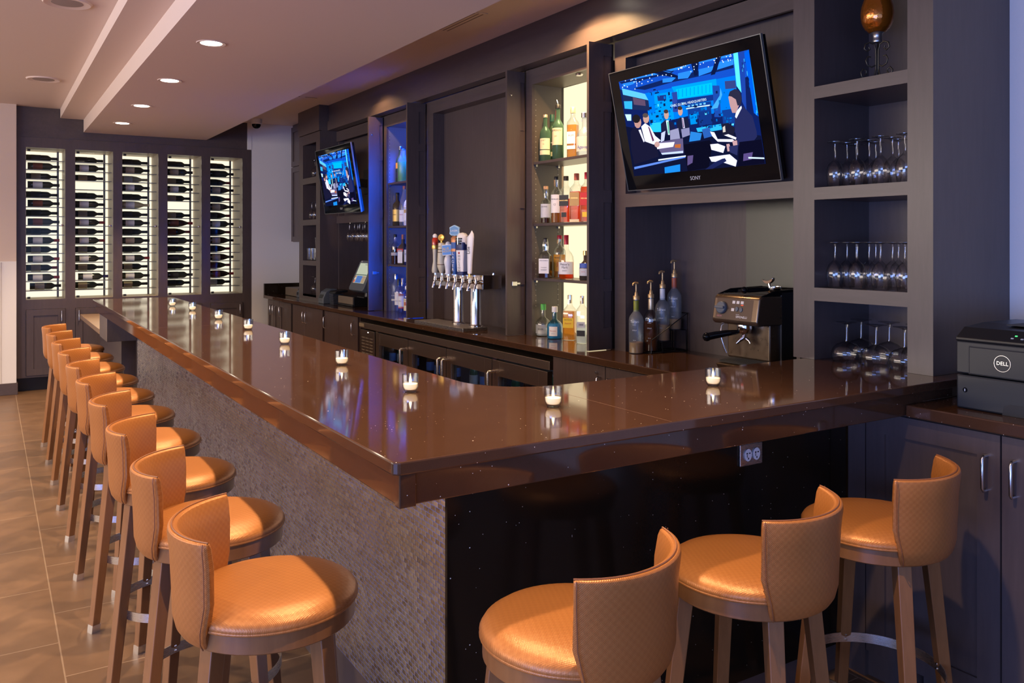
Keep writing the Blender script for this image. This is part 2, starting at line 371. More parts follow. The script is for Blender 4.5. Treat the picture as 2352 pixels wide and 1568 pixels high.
# ------------------------------------------------------------------ bar stools
def make_stool():
    t = thing('bar_stool', 'x', 'bar stool')
    MB().lathe([(0,.741), (.09,.741), (.15,.738), (.182,.730), (.199,.719), (.206,.708), (.204,.700), (.19,.697), (0,.697)], 56).build('seat', VIN, t, smooth=60)
    MB().tube([(.203*math.cos(a), .203*math.sin(a), .6985) for a in [2*PI*i/56 for i in range(56)]], .0035, 6, closed=True).build('piping', VIN, t, smooth=60)
    MB().lathe([(.199,.6965), (.199,.655), (.196,.652), (.165,.652), (.165,.6965)], 56).build('seat_rail', stoolw, t, smooth=30)
    # padded curved back
    prof = [(.655,.203,.178), (.672,.214,.184), (.70,.221,.1885), (.76,.223,.1905), (.84,.227,.194), (.885,.232,.2035), (.899,.2305,.212)]
    n = 26; vs = []; L = len(prof)*2
    for i in range(n+1):
        u = i/n*2-1
        for k, (z, ro, ri) in enumerate(prof):
            a = PI+u*R(50+7*min(1,(z-.65)/.12)); pin = (1-abs(u)**10*.35); m = (ro+ri)/2; ro2 = m+(ro-m)*pin
            vs.append((ro2*math.cos(a), ro2*math.sin(a), z))
        for k, (z, ro, ri) in reversed(list(enumerate(prof))):
            a = PI+u*R(50+7*min(1,(z-.65)/.12)); pin = (1-abs(u)**10*.35); m = (ro+ri)/2; ri2 = m+(ri-m)*pin
            vs.append((ri2*math.cos(a), ri2*math.sin(a), z))
    fs = [(i*L+k, i*L+(k+1) % L, (i+1)*L+(k+1) % L, (i+1)*L+k) for i in range(n) for k in range(L)]
    fs += [tuple(reversed(range(L))), tuple(n*L+k for k in range(L))]
    back = MB().add(vs, fs).build('backrest', VINB, t, bevel=.004, smooth=50)
    pts = []
    for i in range(n+1):
        u = i/n*2-1; a = PI+u*R(57); pts.append((.2215*math.cos(a), .2215*math.sin(a), .900))
    edge = []
    for sgn in (1, -1):
        e = [((ro+.0015)*math.cos(PI+sgn*R(48.5+7*min(1,(z-.65)/.12))), (ro+.0015)*math.sin(PI+sgn*R(48.5+7*min(1,(z-.65)/.12))), z) for z, ro, ri in prof]
        edge.append(e)
    m = MB().tube(pts, .0022, 5)
    for e in edge: m.tube(e, .0014, 5)
    m.build('seam_piping', pm('dark_copper_vinyl', (.20,.075,.03), .45), back)
    for q in range(4):
        a = PI/4+q*PI/2; m = MB(); m.T = Matrix.Rotation(a, 4, 'Z')
        def sec(r, z, w, e=0): return [(r-w/2, -w/2, z), (r+w/2, -w/2, z), (r+w/2, w/2, z), (r-w/2, w/2, z)]
        m.add(sec(.166,.652,.040)+sec(.240,.026,.031), [(0,1,2,3), (7,6,5,4), (0,4,5,1), (1,5,6,2), (2,6,7,3), (3,7,4,0)])
        lg = m.build('leg', stoolw, t, bevel=.0025)
        m = MB(); m.T = Matrix.Rotation(a, 4, 'Z')
        m.add(sec(.2395,.030,.0335)+sec(.243,0,.0335), [(0,1,2,3), (7,6,5,4), (0,4,5,1), (1,5,6,2), (2,6,7,3), (3,7,4,0)])
        m.build('foot_cap', pm('polished_aluminium', (.72,.72,.74), .25, 1), lg)
    ring = MB().lathe([(.193,.262), (.196,.262), (.196,.292), (.193,.292), (.193,.262)], 56).build('footrest_ring', steel, t, smooth=30)
    m = MB()
    for q in range(4):
        a = PI/4+q*PI/2
        for z in (.270, .284):
            mm = Matrix.Rotation(a, 4, 'Z') @ Matrix.Translation((.1925, 0, z)) @ Matrix.Rotation(-PI/2, 4, 'Y'); m.T = mm
            m.lathe([(.0045,0), (.0035,.0022), (0,.003)], 10)
    m.build('screw', chrome, ring, smooth=40)
    return t
ORD = ['nearest', 'second', 'third', 'fourth', 'fifth', 'sixth', 'seventh', 'eighth', 'ninth', 'farthest']
def stools():
    rot = [-19, -21, -23, -21, -24, -20, -22, -21, -20, -20]; base = None
    for k in range(10):
        where = 'nearest the bar corner' if k == 0 else 'farthest away, by the wine wall' if k == 9 else '%s from the bar corner' % ORD[k]
        lab = 'copper vinyl bar stool along the mosaic front, %s' % where
        loc = (.575, 2.02+.6*k, 0); rz = R(rot[k])
        if base is None:
            base = make_stool(); base.location = loc; base.rotation_euler = (0,0,rz); base['label'] = lab; base['group'] = 'bar stools along the mosaic front'
        else: dup(base, loc, rz, lab)
    for (x, y, a), w in zip([(1.085, 1.49, 111), (1.67, 1.528, 108), (2.25, 1.565, 105)], ['nearest the steel mosaic corner', 'below the power outlet', 'in front of the blue-lit cabinet doors']):
        dup(base, (x, y, 0), R(a), 'copper vinyl bar stool at the stone bar end, '+w, 'bar stools at the stone bar end')
stools()

# ------------------------------------------------------------------ votive candles
def candles():
    P = [(1.183,6.789), (1.228,6.275), (1.227,5.471), (1.219,4.725), (1.193,3.961), (1.179,3.163), (1.153,2.473), (1.404,2.028), (2.066,2.041)]
    labs = ['farthest along the bar', 'second from the far end of the bar', 'third from the far end of the bar', 'fourth from the far end of the bar', 'fifth from the far end, across from the low cabinets', 'across from the cooler vent panel',
            'just before the curved inner corner of the bar', 'at the corner of the L-shaped bar', 'alone on the short leg, below the coffee machine']
    wax = pm('lit_white_wax', (.95,.88,.75), .5, emit=(1,.62,.30), es=1.1)
    base = None
    for (x, y), l in zip(P, labs):
        if base is None:
            base = thing('votive_candle', 'x', 'candle', group='lit votive candles on the bar')
            MB().lathe([(0,.001), (.017,.001), (.0215,.006), (.0252,.016), (.0262,.030), (.0265,.058), (.0245,.058), (.0242,.030), (.0232,.018), (.019,.009), (0,.006)], 32).build('glass_cup', clear, base, smooth=60)
            MB().lathe([(0,.007), (.0185,.0095), (.0228,.018), (.0238,.027), (.019,.028), (.008,.026), (0,.025)], 28).build('wax', wax, base, smooth=50)
            MB().tube([(0,0,.024), (0,0,.030)], .0008, 5).build('wick', blackp, base)
            MB().lathe([(0,.027), (.0030,.030), (.0042,.034), (.0036,.040), (.0018,.047), (0,.054)], 12).build('flame', emis('candle_flame', (1,.62,.25), 14), base, smooth=60)
            base.location = (x, y, 1.067); base['label'] = 'lit candle in a clear cup, '+l
        else: dup(base, (x, y, 1.067), None, 'lit candle in a clear cup, '+l)
        lamp('candle_light', 'POINT', (x, y, 1.067+.037), .6, (1, .58, .25), shadow_soft_size=.002)
candles()

# ------------------------------------------------------------------ ceiling fixtures
def fixtures():
    lens = emis('downlight_lens', (1, .86, .66), 9)
    words = ['nearest the wine wall', 'second from the wine wall', 'third from the wine wall', 'fourth from the wine wall', 'fifth from the wine wall', 'over the bar corner', 'behind the bar corner']
    base = None
    for (x, y), w in zip(DOWN, words):
        if base is None:
            base = thing('recessed_downlight', 'lit recessed downlight in the soffit, '+w, 'ceiling light', (x, y, SOFZ), group='downlights in the soffit over the bar')
            MB().lathe([(.062,-.001), (.082,-.004), (.085,0), (.062,0)], 32).build('trim_ring', ceilm, base, smooth=50)
            MB().lathe([(0,-.0028), (.0615,-.0028), (.0615,0), (0,0)], 28).build('lens', lens, base)
        else: dup(base, (x, y, SOFZ), None, 'lit recessed downlight in the soffit, '+w)
    d = dup(base, (2.72, 3.85, CEIL), None, 'recessed downlight in the ceiling washing the cornice', 'x'); del d['group']
    for (x, y), w in zip([(.392, 5.60), (.40, 8.32)], ['partly cut off at the top of the view', 'closer to the wine wall']):
        t = thing('ceiling_speaker', 'round white flush ceiling speaker, '+w, 'speaker', (x, y, CEIL))
        MB().lathe([(.085,-.004), (.125,-.010), (.135,0), (.085,0)], 36).build('rim', ceilm, t, smooth=50)
        MB().lathe([(0,-.007), (.085,-.005), (.085,0), (0,0)], 36).build('speaker_grille', pm('grey_mesh', (.34,.28,.26), .7), t, smooth=50)
    t = thing('security_camera', 'small dome security camera on the ceiling beside the wine wall', 'camera', (2.60, 9.72, CEIL))
    MB().lathe([(.062,0), (.062,-.052), (.055,-.060), (0,-.060)], 32).build('housing', white, t, smooth=40)
    MB().lathe([(.050,-.060), (.048,-.078), (.038,-.096), (.02,-.108), (0,-.111)], 28).build('dome', blackg, t, smooth=60)
    t = thing('ceiling_vent', 'long slot air vent in the ceiling above the back bar', 'vent', (2.55, 4.75, CEIL))
    MB().box(-.07, .07, -.26, .26, -.006, 0).build('frame', ceilm, t, bevel=.002)
    m = MB()
    for q in range(4): m.box(-.05+q*.03, -.04+q*.03, -.24, .24, -.0068, -.006)
    m.build('slot', pm('vent_slot', (.28,.22,.19), .8), t)
    t = thing('ceiling_access_panel', 'flush access panel outlined in the ceiling near the left shelf tower', 'panel', (2.45, 8.0, CEIL))
    m = MB(); 
    for q in range(3): m.box(-.18+q*.17, -.06+q*.17, -.002, .006, -.0015, 0)
    m.build('reveal', grate, t)
fixtures()

# ------------------------------------------------------------------ wine wall
WO = [(.325,.687), (.781,1.149), (1.24,1.61), (1.706,2.072), (2.169,2.534)]; WZ0, WZ1 = .957, 2.545
CN = ['leftmost', 'second', 'middle', 'fourth', 'rightmost']; RN = ['top', 'second', 'third', 'fourth', 'fifth', 'sixth', 'seventh', 'eighth', 'ninth', 'tenth', 'eleventh', 'twelfth', 'thirteenth', 'fourteenth', 'bottom']
def winewall():
    X0, X1 = .241, 2.636
    t = thing('wine_cabinet', 'tall dark built-in wine cabinet with five backlit glass-fronted columns', 'cabinet', (X0, WY, 0))
    def P(mb, name, mat, par=t, **k):
        ob = mb.build(name, mat, par, **k)
        if par is t: ob.matrix_parent_inverse = Matrix.Translation((-X0, -WY, 0))
        return ob
    m = MB(); xs = [X0]+[v for o in WO for v in o]+[X1]
    for a, b in zip(xs[0::2], xs[1::2]): m.box(a, b, WY, WY+.025, .145, 2.65)
    for a, b in WO: m.box(a, b, WY, WY+.025, .855, WZ0).box(a, b, WY, WY+.025, WZ1, 2.65).box(a, b, WY, WY+.025, .145, .165)
    P(m, 'face_frame', dark)
    P(MB().box(X0, 2.588, WY+.012, WY+.03, 2.652, CEIL-.001), 'fascia_panel', darkh)
    m = MB().box(X0, X1, WY+.09, WY+.11, 0, .145)
    P(m, 'toe_kick', blackp)
    m = MB()
    for i, (a, b) in enumerate(WO): m.box(a-.012, a, WY+.025, WY+.50, WZ0-.02, WZ1+.02).box(b, b+.012, WY+.025, WY+.50, WZ0-.02, WZ1+.02).box(a, b, WY+.025, WY+.50, WZ0-.02, WZ0-.001).box(a, b, WY+.025, WY+.50, WZ1+.001, WZ1+.02)
    P(m, 'side_lining', pm('pale_lining', (.50,.38,.28), .5))
    glow = emis('backlit_cream_panel', (1, .85, .64), 1.25)
    for i, (a, b) in enumerate(WO):
        P(MB().box(a+.001, b-.001, WY+.47, WY+.475, WZ0, WZ1), 'light_panel', glow)
        P(MB().box(b-.055, b-.035, WY+.40, WY+.42, WZ0, WZ1), 'shelf_upright', pm('grey_metal', (.25,.23,.22), .4, .8))
        d = P(MB().box(a+.002, b-.002, WY+.004, WY+.009, WZ0+.003, WZ1-.003), 'glass_door', pane)
        MB().box(a+.012, a+.040, WY-.003, WY+.012, WZ1-.040, WZ1-.018).box(a+.012, a+.040, WY-.003, WY+.012, WZ0+.008, WZ0+.030).build('hinge_clip', grate, d)
        k = MB(); k.T = Matrix.Translation((b-.030, WY+.004, 1.735)) @ Matrix.Rotation(R(90), 4, 'X'); k.lathe([(.005,0), (.005,.014), (.012,.018), (.013,.026), (0,.029)], 16)
        k.build('knob', chrome, d, smooth=40)
        c, z0, z1 = (a+b)/2, .168, .853
        m = MB().box(a+.003, b-.003, WY-.012, WY+.008, z0, z1)
        dr = shaker(a+.003, b-.003, z0, z1); dr = P(dr, 'cabinet_door', dark)
        hx = b-.035 if i in (0, 2, 4) else a+.035
        h = MB().tube([(hx, WY-.012, .715), (hx, WY-.035, .720), (hx, WY-.035, .830), (hx, WY-.012, .835)], .005, 8)
        h.build('door_handle', nickel, dr, smooth=60)
        for r in range(15):
            z = shelfz(r); y0 = WY+.12
            P(MB().box(a+.002, b-.002, y0, y0+.006, z-.009, z), 'bottle_shelf', pm('shelf_rail', (.28,.26,.24), .35, .6))
            P(MB().box(a+.002, b-.002, y0+.006, y0+.31, z-.003, z-.0005), 'glass_shelf', pane)
def shelfz(r): return 2.425-r*.0985
def shaker(a, b, z0, z1, w=.065):
    m = MB(); y1 = WY+.003; y0 = WY-.014
    m.box(a, a+w, y0, y1, z0, z1).box(b-w, b, y0, y1, z0, z1).box(a+w, b-w, y0, y1, z0, z0+w).box(a+w, b-w, y0, y1, z1-w, z1).box(a+w, b-w, y0+.010, y1, z0+w, z1-w)
    return m
winewall()
def winebottle(glassm, lab, foil, kind):
    """lying along +X, neck to +X, axis at the origin height"""
    t = thing('wine_bottle', 'x', 'wine bottle', group='wine bottles lying in the backlit wine cabinet')
    rot = Matrix.Rotation(PI/2, 4, 'Y')
    if kind == 0: prof = [(0,-.148), (.034,-.148), (.037,-.143), (.037,.045), (.034,.062), (.022,.078), (.0150,.090), (.0145,.100)]
    else: prof = [(0,-.148), (.038,-.148), (.041,-.143), (.041,.000), (.036,.035), (.024,.068), (.0155,.090), (.0145,.100)]
    m = MB(); m.T = rot; m.lathe(prof, 20); m.build('bottle_body', glassm, t, smooth=50)
    m = MB(); m.T = rot; m.lathe([(.0148,.097), (.0155,.100), (.0150,.135), (.0162,.136), (.0160,.150), (0,.150)], 16); m.build('foil_cap', foil, t, smooth=50)
    if lab:
        m = MB(); m.T = rot; r = prof[2][0]+.0006; a0 = PI*.62-PI*.5; m.lathe([(r,-.10), (r,-.010)], 18, a0=R(-185), a1=R(-20)) if False else m.lathe([(r,-.10), (r,-.010)], 18, a0=R(180), a1=R(360)); m.build('label', lab, t, smooth=80)
    return t
def wines():
    gd = pm('dark_bottle_glass', (.028,.032,.026), .08, coat=.6); gr = pm('brown_bottle_glass', (.030,.012,.008), .08, coat=.6); gw = pm('pale_bottle_glass', (.50,.42,.24), .12, coat=.6)
    lw = pm('white_wine_label', (.85,.82,.80), .6); lt = pm('tan_wine_label', (.55,.42,.28), .6); lk = pm('dark_wine_label', (.045,.04,.04), .6); lr = pm('rust_wine_label', (.22,.06,.03), .6)
    fr = pm('red_foil', (.22,.015,.025), .35); fk = pm('black_foil', (.018,.015,.02), .35); fb = pm('violet_foil', (.03,.02,.10), .35)
    kinds = {'kw': (gd, lw, fk, 0), 'kt': (gd, lt, fk, 0), 'kk': (gd, lk, fk, 0), 'kr': (gd, lr, fk, 0), 'rw': (gd, lw, fr, 0), 'rt': (gd, lt, fr, 0), 'vw': (gd, lw, fb, 0), 'bk': (gr, lk, fr, 1), 'bt': (gr, lt, fk, 1), 'pw': (gw, lw, pm('cream_foil', (.45,.36,.22), .4), 1), 'br': (gr, lr, fr, 1)}
    desc = {'kw': 'dark wine bottle with white label and black foil', 'kt': 'dark wine bottle with tan label', 'kk': 'dark wine bottle with dark label', 'kr': 'dark wine bottle with rust-coloured label', 'rw': 'dark wine bottle with white label and red foil', 'rt': 'dark wine bottle with tan label and red foil', 'vw': 'dark wine bottle with white label and violet foil', 'bk': 'wide-shouldered wine bottle with dark label', 'bt': 'wide-shouldered wine bottle with tan label', 'pw': 'pale wine bottle with white label', 'br': 'wide-shouldered reddish wine bottle'}
    cols = [['kk','kr','kt','kw','kk','kr','kk','kr','kk','rw','kt','rw','rt','rw','kt'],
            ['kk','kw','kt',None,'kk','kw','kt','rw','kt','rw','kt','vw','kt','vw','kt'],
            ['kk','kt','pw','kw','kk','pw','kk','kw','kk','kt','kk','rw','kt','kw','kt'],
            ['kk','kt','kt','kw','kt',None,'kt','br','br','kk','kk','kk','kk','kk','kk'],
            ['kk','kk','bk','bt','bk','bt','bk','kw','bk','bt','bk','bt','br','br','kw']]
    proto = {}
    for c, (a, b) in enumerate(WO):
        for r in range(15):
            k = cols[c][r]
            if k is None: continue
            back = r % 2 == 0
            rad = .041 if kinds[k][3] else .037
            x = a+.158+(.0 if back else .010) - c*.022
            x = max(x, a+.152)
            if (c, r) in ((0, 14), (1, 13)): x += .035
            loc = (x, WY+(.330 if back else .175), shelfz(r)+rad+.0002)
            lab = '%s, %s shelf of the %s column' % (desc[k], RN[r], CN[c])
            if k not in proto:
                p = winebottle(*kinds[k]); p.location = loc; p['label'] = lab; proto[k] = p
            else: dup(proto[k], loc, None, lab)
wines()

# ------------------------------------------------------------------ back bar millwork
M = 3.06; TF = 2.885; BK = 3.42; CT = .932
def backbar():
    def unit(name, label, cat, y):
        t = thing(name, label, cat, (M, y, 0))
        def P(mb, nm, mat=dark, par=None, **k):
            ob = mb.build(nm, mat, par or t, **k)
            if par is None: ob.matrix_parent_inverse = Matrix.Translation((-M, -y, 0))
            return ob
        return t, P
    # right tower, standing on the bar top
    t, P = unit('shelf_tower', 'dark wood shelf tower with cubbies of wine glasses, standing on the bar top', 'shelf', 1.77)
    P(MB().box(TF, TF+.02, 1.767, 1.867, 1.0675, CEIL).box(TF, TF+.02, 2.28, 2.386, 1.0675, CEIL).box(TF, TF+.02, 1.867, 2.28, 2.64, CEIL), 'face_frame')
    m = MB().box(TF+.02, 3.398, 1.767, 1.785, 1.0675, CEIL).box(TF+.02, 3.40, 2.368, 2.386, .9325, CEIL).box(TF+.02, 3.245, 1.785, 1.867, 1.0675, CEIL-.01).box(TF+.02, 3.245, 2.28, 2.368, 1.0675, CEIL-.01)
    P(m, 'side_panel'); P(MB().box(3.245, 3.26, 1.785, 2.368, 1.0675, CEIL-.01), 'back_panel')
    for a, b in ((2.14, 2.19), (1.725, 1.775), (1.31, 1.364)): P(MB().box(TF, 3.245, 1.867, 2.28, a, b), 'shelf', darkh)
    P(MB().box(TF+.02, 3.245, 1.867, 2.28, 2.64, 2.66), 'top_board', darkh)
    # left tower
    t, P = unit('shelf_tower', 'narrow dark wood shelf tower left of the small television, standing on the back counter', 'shelf', 8.7)
    y0, y1, a0, a1 = 8.37, 9.05, 8.49, 8.92
    P(MB().box(TF, TF+.02, y0, a0, CT, 2.70).box(TF, TF+.02, a1, y1, CT, 2.70).box(TF, TF+.02, a0, a1, 2.60, 2.70).box(TF, TF+.02, a0, a1, CT, 1.0), 'face_frame')
    P(MB().box(TF-.012, TF+.10, y0-.008, y1, 2.705, CEIL), 'cornice', darkh)
    P(MB().box(TF+.02, 3.415, y0, y0+.018, CT, CEIL-.002).box(TF+.02, 3.415, y1-.018, y1, CT, CEIL-.002).box(TF+.02, 3.2, a0-.015, a0, CT, 2.7).box(TF+.02, 3.2, a1, a1+.015, CT, 2.7), 'side_panel')
    P(MB().box(3.2, 3.215, a0-.015, a1+.015, CT, 2.7), 'back_panel')
    for a, b in ((2.175, 2.24), (1.735, 1.795), (1.31, 1.36), (.98, 1.0)): P(MB().box(TF, 3.2, a0, a1, a, b), 'shelf', darkh)
    # wall cabinet against the far white wall
    t, P = unit('wall_cabinet', 'tall dark wall cabinet hung in the far corner beside the white wall', 'cabinet', 9.5)
    P(MB().box(3.109, 3.415, 9.055, 10.0, 1.56, CEIL-.001), 'carcass', bevel=.002)
    for z0, z1, h in ((1.565, 2.45, 1), (2.46, 2.93, 0)):
        for ya, yb in ((9.53, 9.995), (9.06, 9.52)):
            m = MB(); w = .06; x0, x1 = 3.089, 3.107
            m.box(x0, x1, ya, ya+w, z0, z1).box(x0, x1, yb-w, yb, z0, z1).box(x0, x1, ya+w, yb-w, z0, z0+w).box(x0, x1, ya+w, yb-w, z1-w, z1).box(x0+.01, x1, ya+w, yb-w, z0+w, z1-w)
            d = P(m, 'cabinet_door')
            if h:
                hy = ya+.03 if ya > 9.3 else yb-.03
                MB().tube([(3.089, hy, 1.64), (3.064, hy, 1.645), (3.064, hy, 1.725), (3.089, hy, 1.73)], .005, 8).build('door_handle', nickel, d, smooth=60)
    # television and coffee bays
    def bay(label, y0, y1, stile, spl, tvz=1.83):
        t, P = unit('niche_cabinet', label, 'cabinet', (y0+y1)/2)
        a, b = y0, y1
        lo, hi = a, stile[0][0]
        if stile[0][0] == a: lo, hi = stile[0][1], b
        m = MB().box(M, M+.02, lo, hi, 2.595, 2.70).box(M, M+.02, lo, hi, 1.75, 1.825)
        for s0, s1 in stile: m.box(M, M+.02, s0, s1, CT, 2.70)
        P(m, 'face_frame', darkh)
        P(MB().box(3.14, 3.155, a, b, 1.83, 2.70), 'back_panel')
        P(MB().box(M+.02, BK-.003, a, b, 1.78, 1.80), 'ledge', darkh)
        ia, ib = (a, b-.10) if stile[0][0] > 3 and spl else (a, b)
        P(MB().box(M+.02, BK-.003, a, a+.02, CT, 2.70), 'side_panel')
        q = MB().box(M+.02, BK-.003, b-.02, b, CT, 2.70)
        if spl: q.box(M+.02, BK-.003, 3.70, 3.718, CT, 1.78).box(M+.02, 3.14, 3.70, 3.718, 1.8, 2.7)
        P(q, 'side_panel')
        P(MB().box(3.405, 3.417, a+.02, b-.02, CT, 1.78), 'back_board')
        if spl: P(MB().box(3.400, 3.405, 2.40, 3.12, CT+.001, 1.77), 'steel_splash', splash)
    bay('recessed dark bay holding the large television above the coffee machine', 2.388, 3.797, [(3.70, 3.797)], True)
    bay('recessed dark bay holding the small television above the till', 7.155, 8.365, [(7.155, 7.20)], False)
    # cornice running along the whole run
    t, P = unit('cornice', 'long dark wood cornice under the ceiling along the back bar', 'cornice', 5.4)
    P(MB().box(2.960, 3.06, 2.39, 8.355, 2.705, 2.80), 'lower_fascia', darkh); P(MB().box(2.972, 3.06, 2.39, 8.355, 2.802, CEIL-.001), 'upper_fascia', darkh)
    # central tap niche between the two liquor cabinets
    t, P = unit('tap_niche_panel', 'plain dark recessed wall panel behind the beer taps', 'panel', 5.5)
    P(MB().box(M, M+.02, 4.765, 4.90, CT, 2.70).box(M, M+.02, 6.128, 6.245, CT, 2.70).box(M, M+.02, 4.90, 6.128, 2.60, 2.70), 'face_frame', darkh)
    P(MB().box(3.16, 3.175, 4.77, 6.24, CT, 2.70), 'back_panel')
    P(MB().box(M+.02, 3.16, 6.128, 6.14, CT, 2.6).box(M+.02, 3.16, 4.888, 4.90, CT, 2.6).box(M+.02, 3.16, 4.90, 6.128, 2.60, 2.615), 'reveal')
    # liquor cabinets with pocket doors
    cream = emis('backlit_cream_glow', (1, .82, .50), 1.25); blueg = emis('backlit_blue_glow', (.0, .045, .62), 1.1)
    for nm, (o0, o1), lab, glow, shelves in (('w', (3.875, 4.666), 'open liquor cabinet with warm lit back, between the beer taps and the large television', cream, (2.068, 1.660, 1.300)),
                                           ('b', (6.31, 7.07), 'open liquor cabinet glowing blue, left of the beer taps', blueg, (2.073, 1.683, 1.338))):
        yc = (o0+o1)/2; t, P = unit('liquor_cabinet', lab, 'cabinet', yc)
        ja, jb = (3.835, 4.738) if nm == 'w' else (6.272, 7.128)
        P(MB().box(M, M+.02, ja, o0, CT, 2.70).box(M, M+.02, o1, jb, CT, 2.70).box(M, M+.02, o0, o1, 2.598, 2.70), 'face_frame', darkh)
        lin = pm('taupe_lining', (.10,.082,.062), .45) if nm == 'w' else pm('blue_grey_lining', (.17,.18,.22), .5)
        P(MB().box(M+.02, 3.30, o0-.015, o0, CT, 2.615).box(M+.02, 3.30, o1, o1+.015, CT, 2.615).box(M+.02, 3.30, o0, o1, 2.60, 2.615), 'side_lining', lin)
        P(MB().box(3.318, 3.325, o0, o1, CT+.001, 2.60), 'light_panel', glow)
        if 'pins' not in MC:
            t2 = NT('drilled_strip'); sz = t2.n('ShaderNodeSeparateXYZ', {0: vec(t2, (1,1,1))}); fz = t2.math('FRACT', t2.math('DIVIDE', (sz, 2), .0352)); dot = t2.math('LESS_THAN', fz, .13)
            cc = t2.mix(dot, (.10,.085,.07,1), (.62,.56,.48,1)); MC['pins'] = t2.end(t2.n('ShaderNodeBsdfPrincipled', {'Base Color': (cc, 2), 'Roughness': .35}))
        for x in (3.09, 3.27): P(MB().box(x-.0018, x+.0018, o1-.0012, o1-.0002, 1.12, 2.52), 'pin_strip', MC['pins'])
        for z in shelves:
            s = P(MB().box(M+.012, 3.312, o0+.002, o1-.002, z-.001, z+.017), 'shelf', darkh, bevel=.0015)
            m = MB()
            for x in (3.09, 3.27): m.box(x-.006, x+.006, o1-.014, o1-.001, z-.014, z-.002)
            m.build('shelf_bracket', nickel, s)
        k = MB(); k.T = Matrix.Translation((3.12, yc-.05, 2.598)); k.lathe([(0,-.010), (.020,-.009), (.024,0), (0,0)], 18); P(k, 'puck_light', nickel)
        for s, (da, db, x0) in enumerate(((ja-.024, ja-.004, 2.885), (jb+.003, jb+.023, 2.912))):
            mm = MB(); zz = (.936, 2.69)
            fy = da if True else db
            # outer stiles and rails proud of the recessed panels, both faces
            mm.box(x0, x0+.105, da, db, *zz).box(x0+.105, 3.05, da+.007, db-.007, *zz)
            for r0, r1 in ((.936, 1.06), (1.27, 1.34), (1.78, 1.85), (2.30, 2.36), (2.62, 2.69)): mm.box(x0+.105, 3.05, da, db, r0, r1)
            d = P(mm, 'pocket_door', dark)
            if s == 1:
                c = MB().box(x0+.035, x0+.075, da-.010, da, 1.262, 1.292).box(x0+.06, x0+.10, da-.008, da, 1.270, 1.285)
                c.build('catch', nickel, d, bevel=.002)
                c = MB(); c.T = Matrix.Translation((x0+.03, da, 2.53)) @ Matrix.Rotation(PI/2, 4, 'X'); c.lathe([(.008,0), (.007,.006), (0,.008)], 14)
                c.build('bumper', nickel, d, smooth=40)
backbar()
lamp('cabinet_light', 'AREA', (3.12, 4.22, 2.585), 5, (1,.74,.42), (0,0,0), shape='RECTANGLE', size=.2, size_y=.5, spread=R(100))
lamp('cabinet_light', 'AREA', (3.12, 6.64, 2.585), 30, (.0,.10,1), (0,0,0), shape='RECTANGLE', size=.2, size_y=.5, spread=R(100))
lamp('cabinet_light', 'AREA', (3.14, 6.325, 1.75), 105, (.0,.11,1), (R(-90), 0, 0), shape='RECTANGLE', size=.16, size_y=1.5, spread=R(75))

def counter():
    t = thing('back_counter', 'long polished brown stone worktop along the back wall under the taps and bottles', 'counter', (2.765, 6.2, CT))
    def P(mb, nm, mat, **k):
        ob = mb.build(nm, mat, t, **k); ob.matrix_parent_inverse = Matrix.Translation((-2.765, -6.2, -CT)); return ob
    P(MB().box(2.765, 3.417, 2.395, 10.03, .894, CT), 'counter_top', QB, bevel=.004)
    tag(MB().box(2.78, 3.417, 10.034, 10.078, .905, 1.065).build('backsplash', QK, bevel=.002), 'dark stone backsplash against the far white wall at the end of the back counter', 'backsplash')
    def base(name, label, y0, y1, mat, doors, shk=False):
        t = thing(name, label, 'cabinet', (2.81, (y0+y1)/2, 0)); inv = Matrix.Translation((-2.81, -(y0+y1)/2, 0))
        MB().box(2.81, 3.40, y0, y1, .10, .893).box(2.86, 3.40, y0, y1, 0, .10).build('carcass', mat, t).matrix_parent_inverse = inv
        for a, b, hy, lock in doors:
            z0, z1 = .105, .886; x0, x1 = 2.79, 2.809; m = MB()
            if shk:
                w = .06; m.box(x0, x1, a, a+w, z0, z1).box(x0, x1, b-w, b, z0, z1).box(x0, x1, a+w, b-w, z0, z0+w).box(x0, x1, a+w, b-w, z1-w, z1).box(x0+.01, x1, a+w, b-w, z0+w, z1-w)
            else: m.box(x0, x1, a, b, z0, z1)
            d = m.build('cabinet_door', mat, t, bevel=.0015); d.matrix_parent_inverse = inv
            if hy:
                MB().tube([(x0, hy, .722), (x0-.020, hy, .722), (x0-.026, hy, .729), (x0-.026, hy, .821), (x0-.020, hy, .828), (x0, hy, .828)], .0048, 8).build('door_handle', nickel, d, smooth=60)
            if lock:
                l = MB(); l.T = Matrix.Translation((x0, lock, .848)) @ Matrix.Rotation(-PI/2, 4, 'Y'); l.lathe([(.010,0), (.009,.008), (0,.009)], 16)
                l.build('lock', nickel, d, smooth=40)
    base('base_cabinet', 'dark base cabinet with framed doors at the far end of the back counter', 9.02, 9.94, dark, [(9.70, 9.93, 9.76, None), (9.47, 9.69, 9.66, None), (9.04, 9.46, 9.40, None)], True)
    base('base_cabinet', 'striped dark laminate base cabinet with two lower doors below the till', 7.97, 8.99, lamw, [(8.535, 8.97, 8.58, None), (8.02, 8.53, 8.49, None)])
    base('base_cabinet', 'striped dark laminate base cabinet with locks, left of the drinks cooler', 7.075, 7.965, lamw, [(7.56, 7.955, 7.92, 7.93), (7.09, 7.555, 7.18, 7.17)])
    base('base_cabinet', 'striped dark laminate base cabinet with round lock, right of the drinks cooler', 2.42, 4.04, lamw, [(3.545, 4.03, 3.585, 3.615), (3.05, 3.54, 3.50, None), (2.55, 3.04, None, None)])
counter()

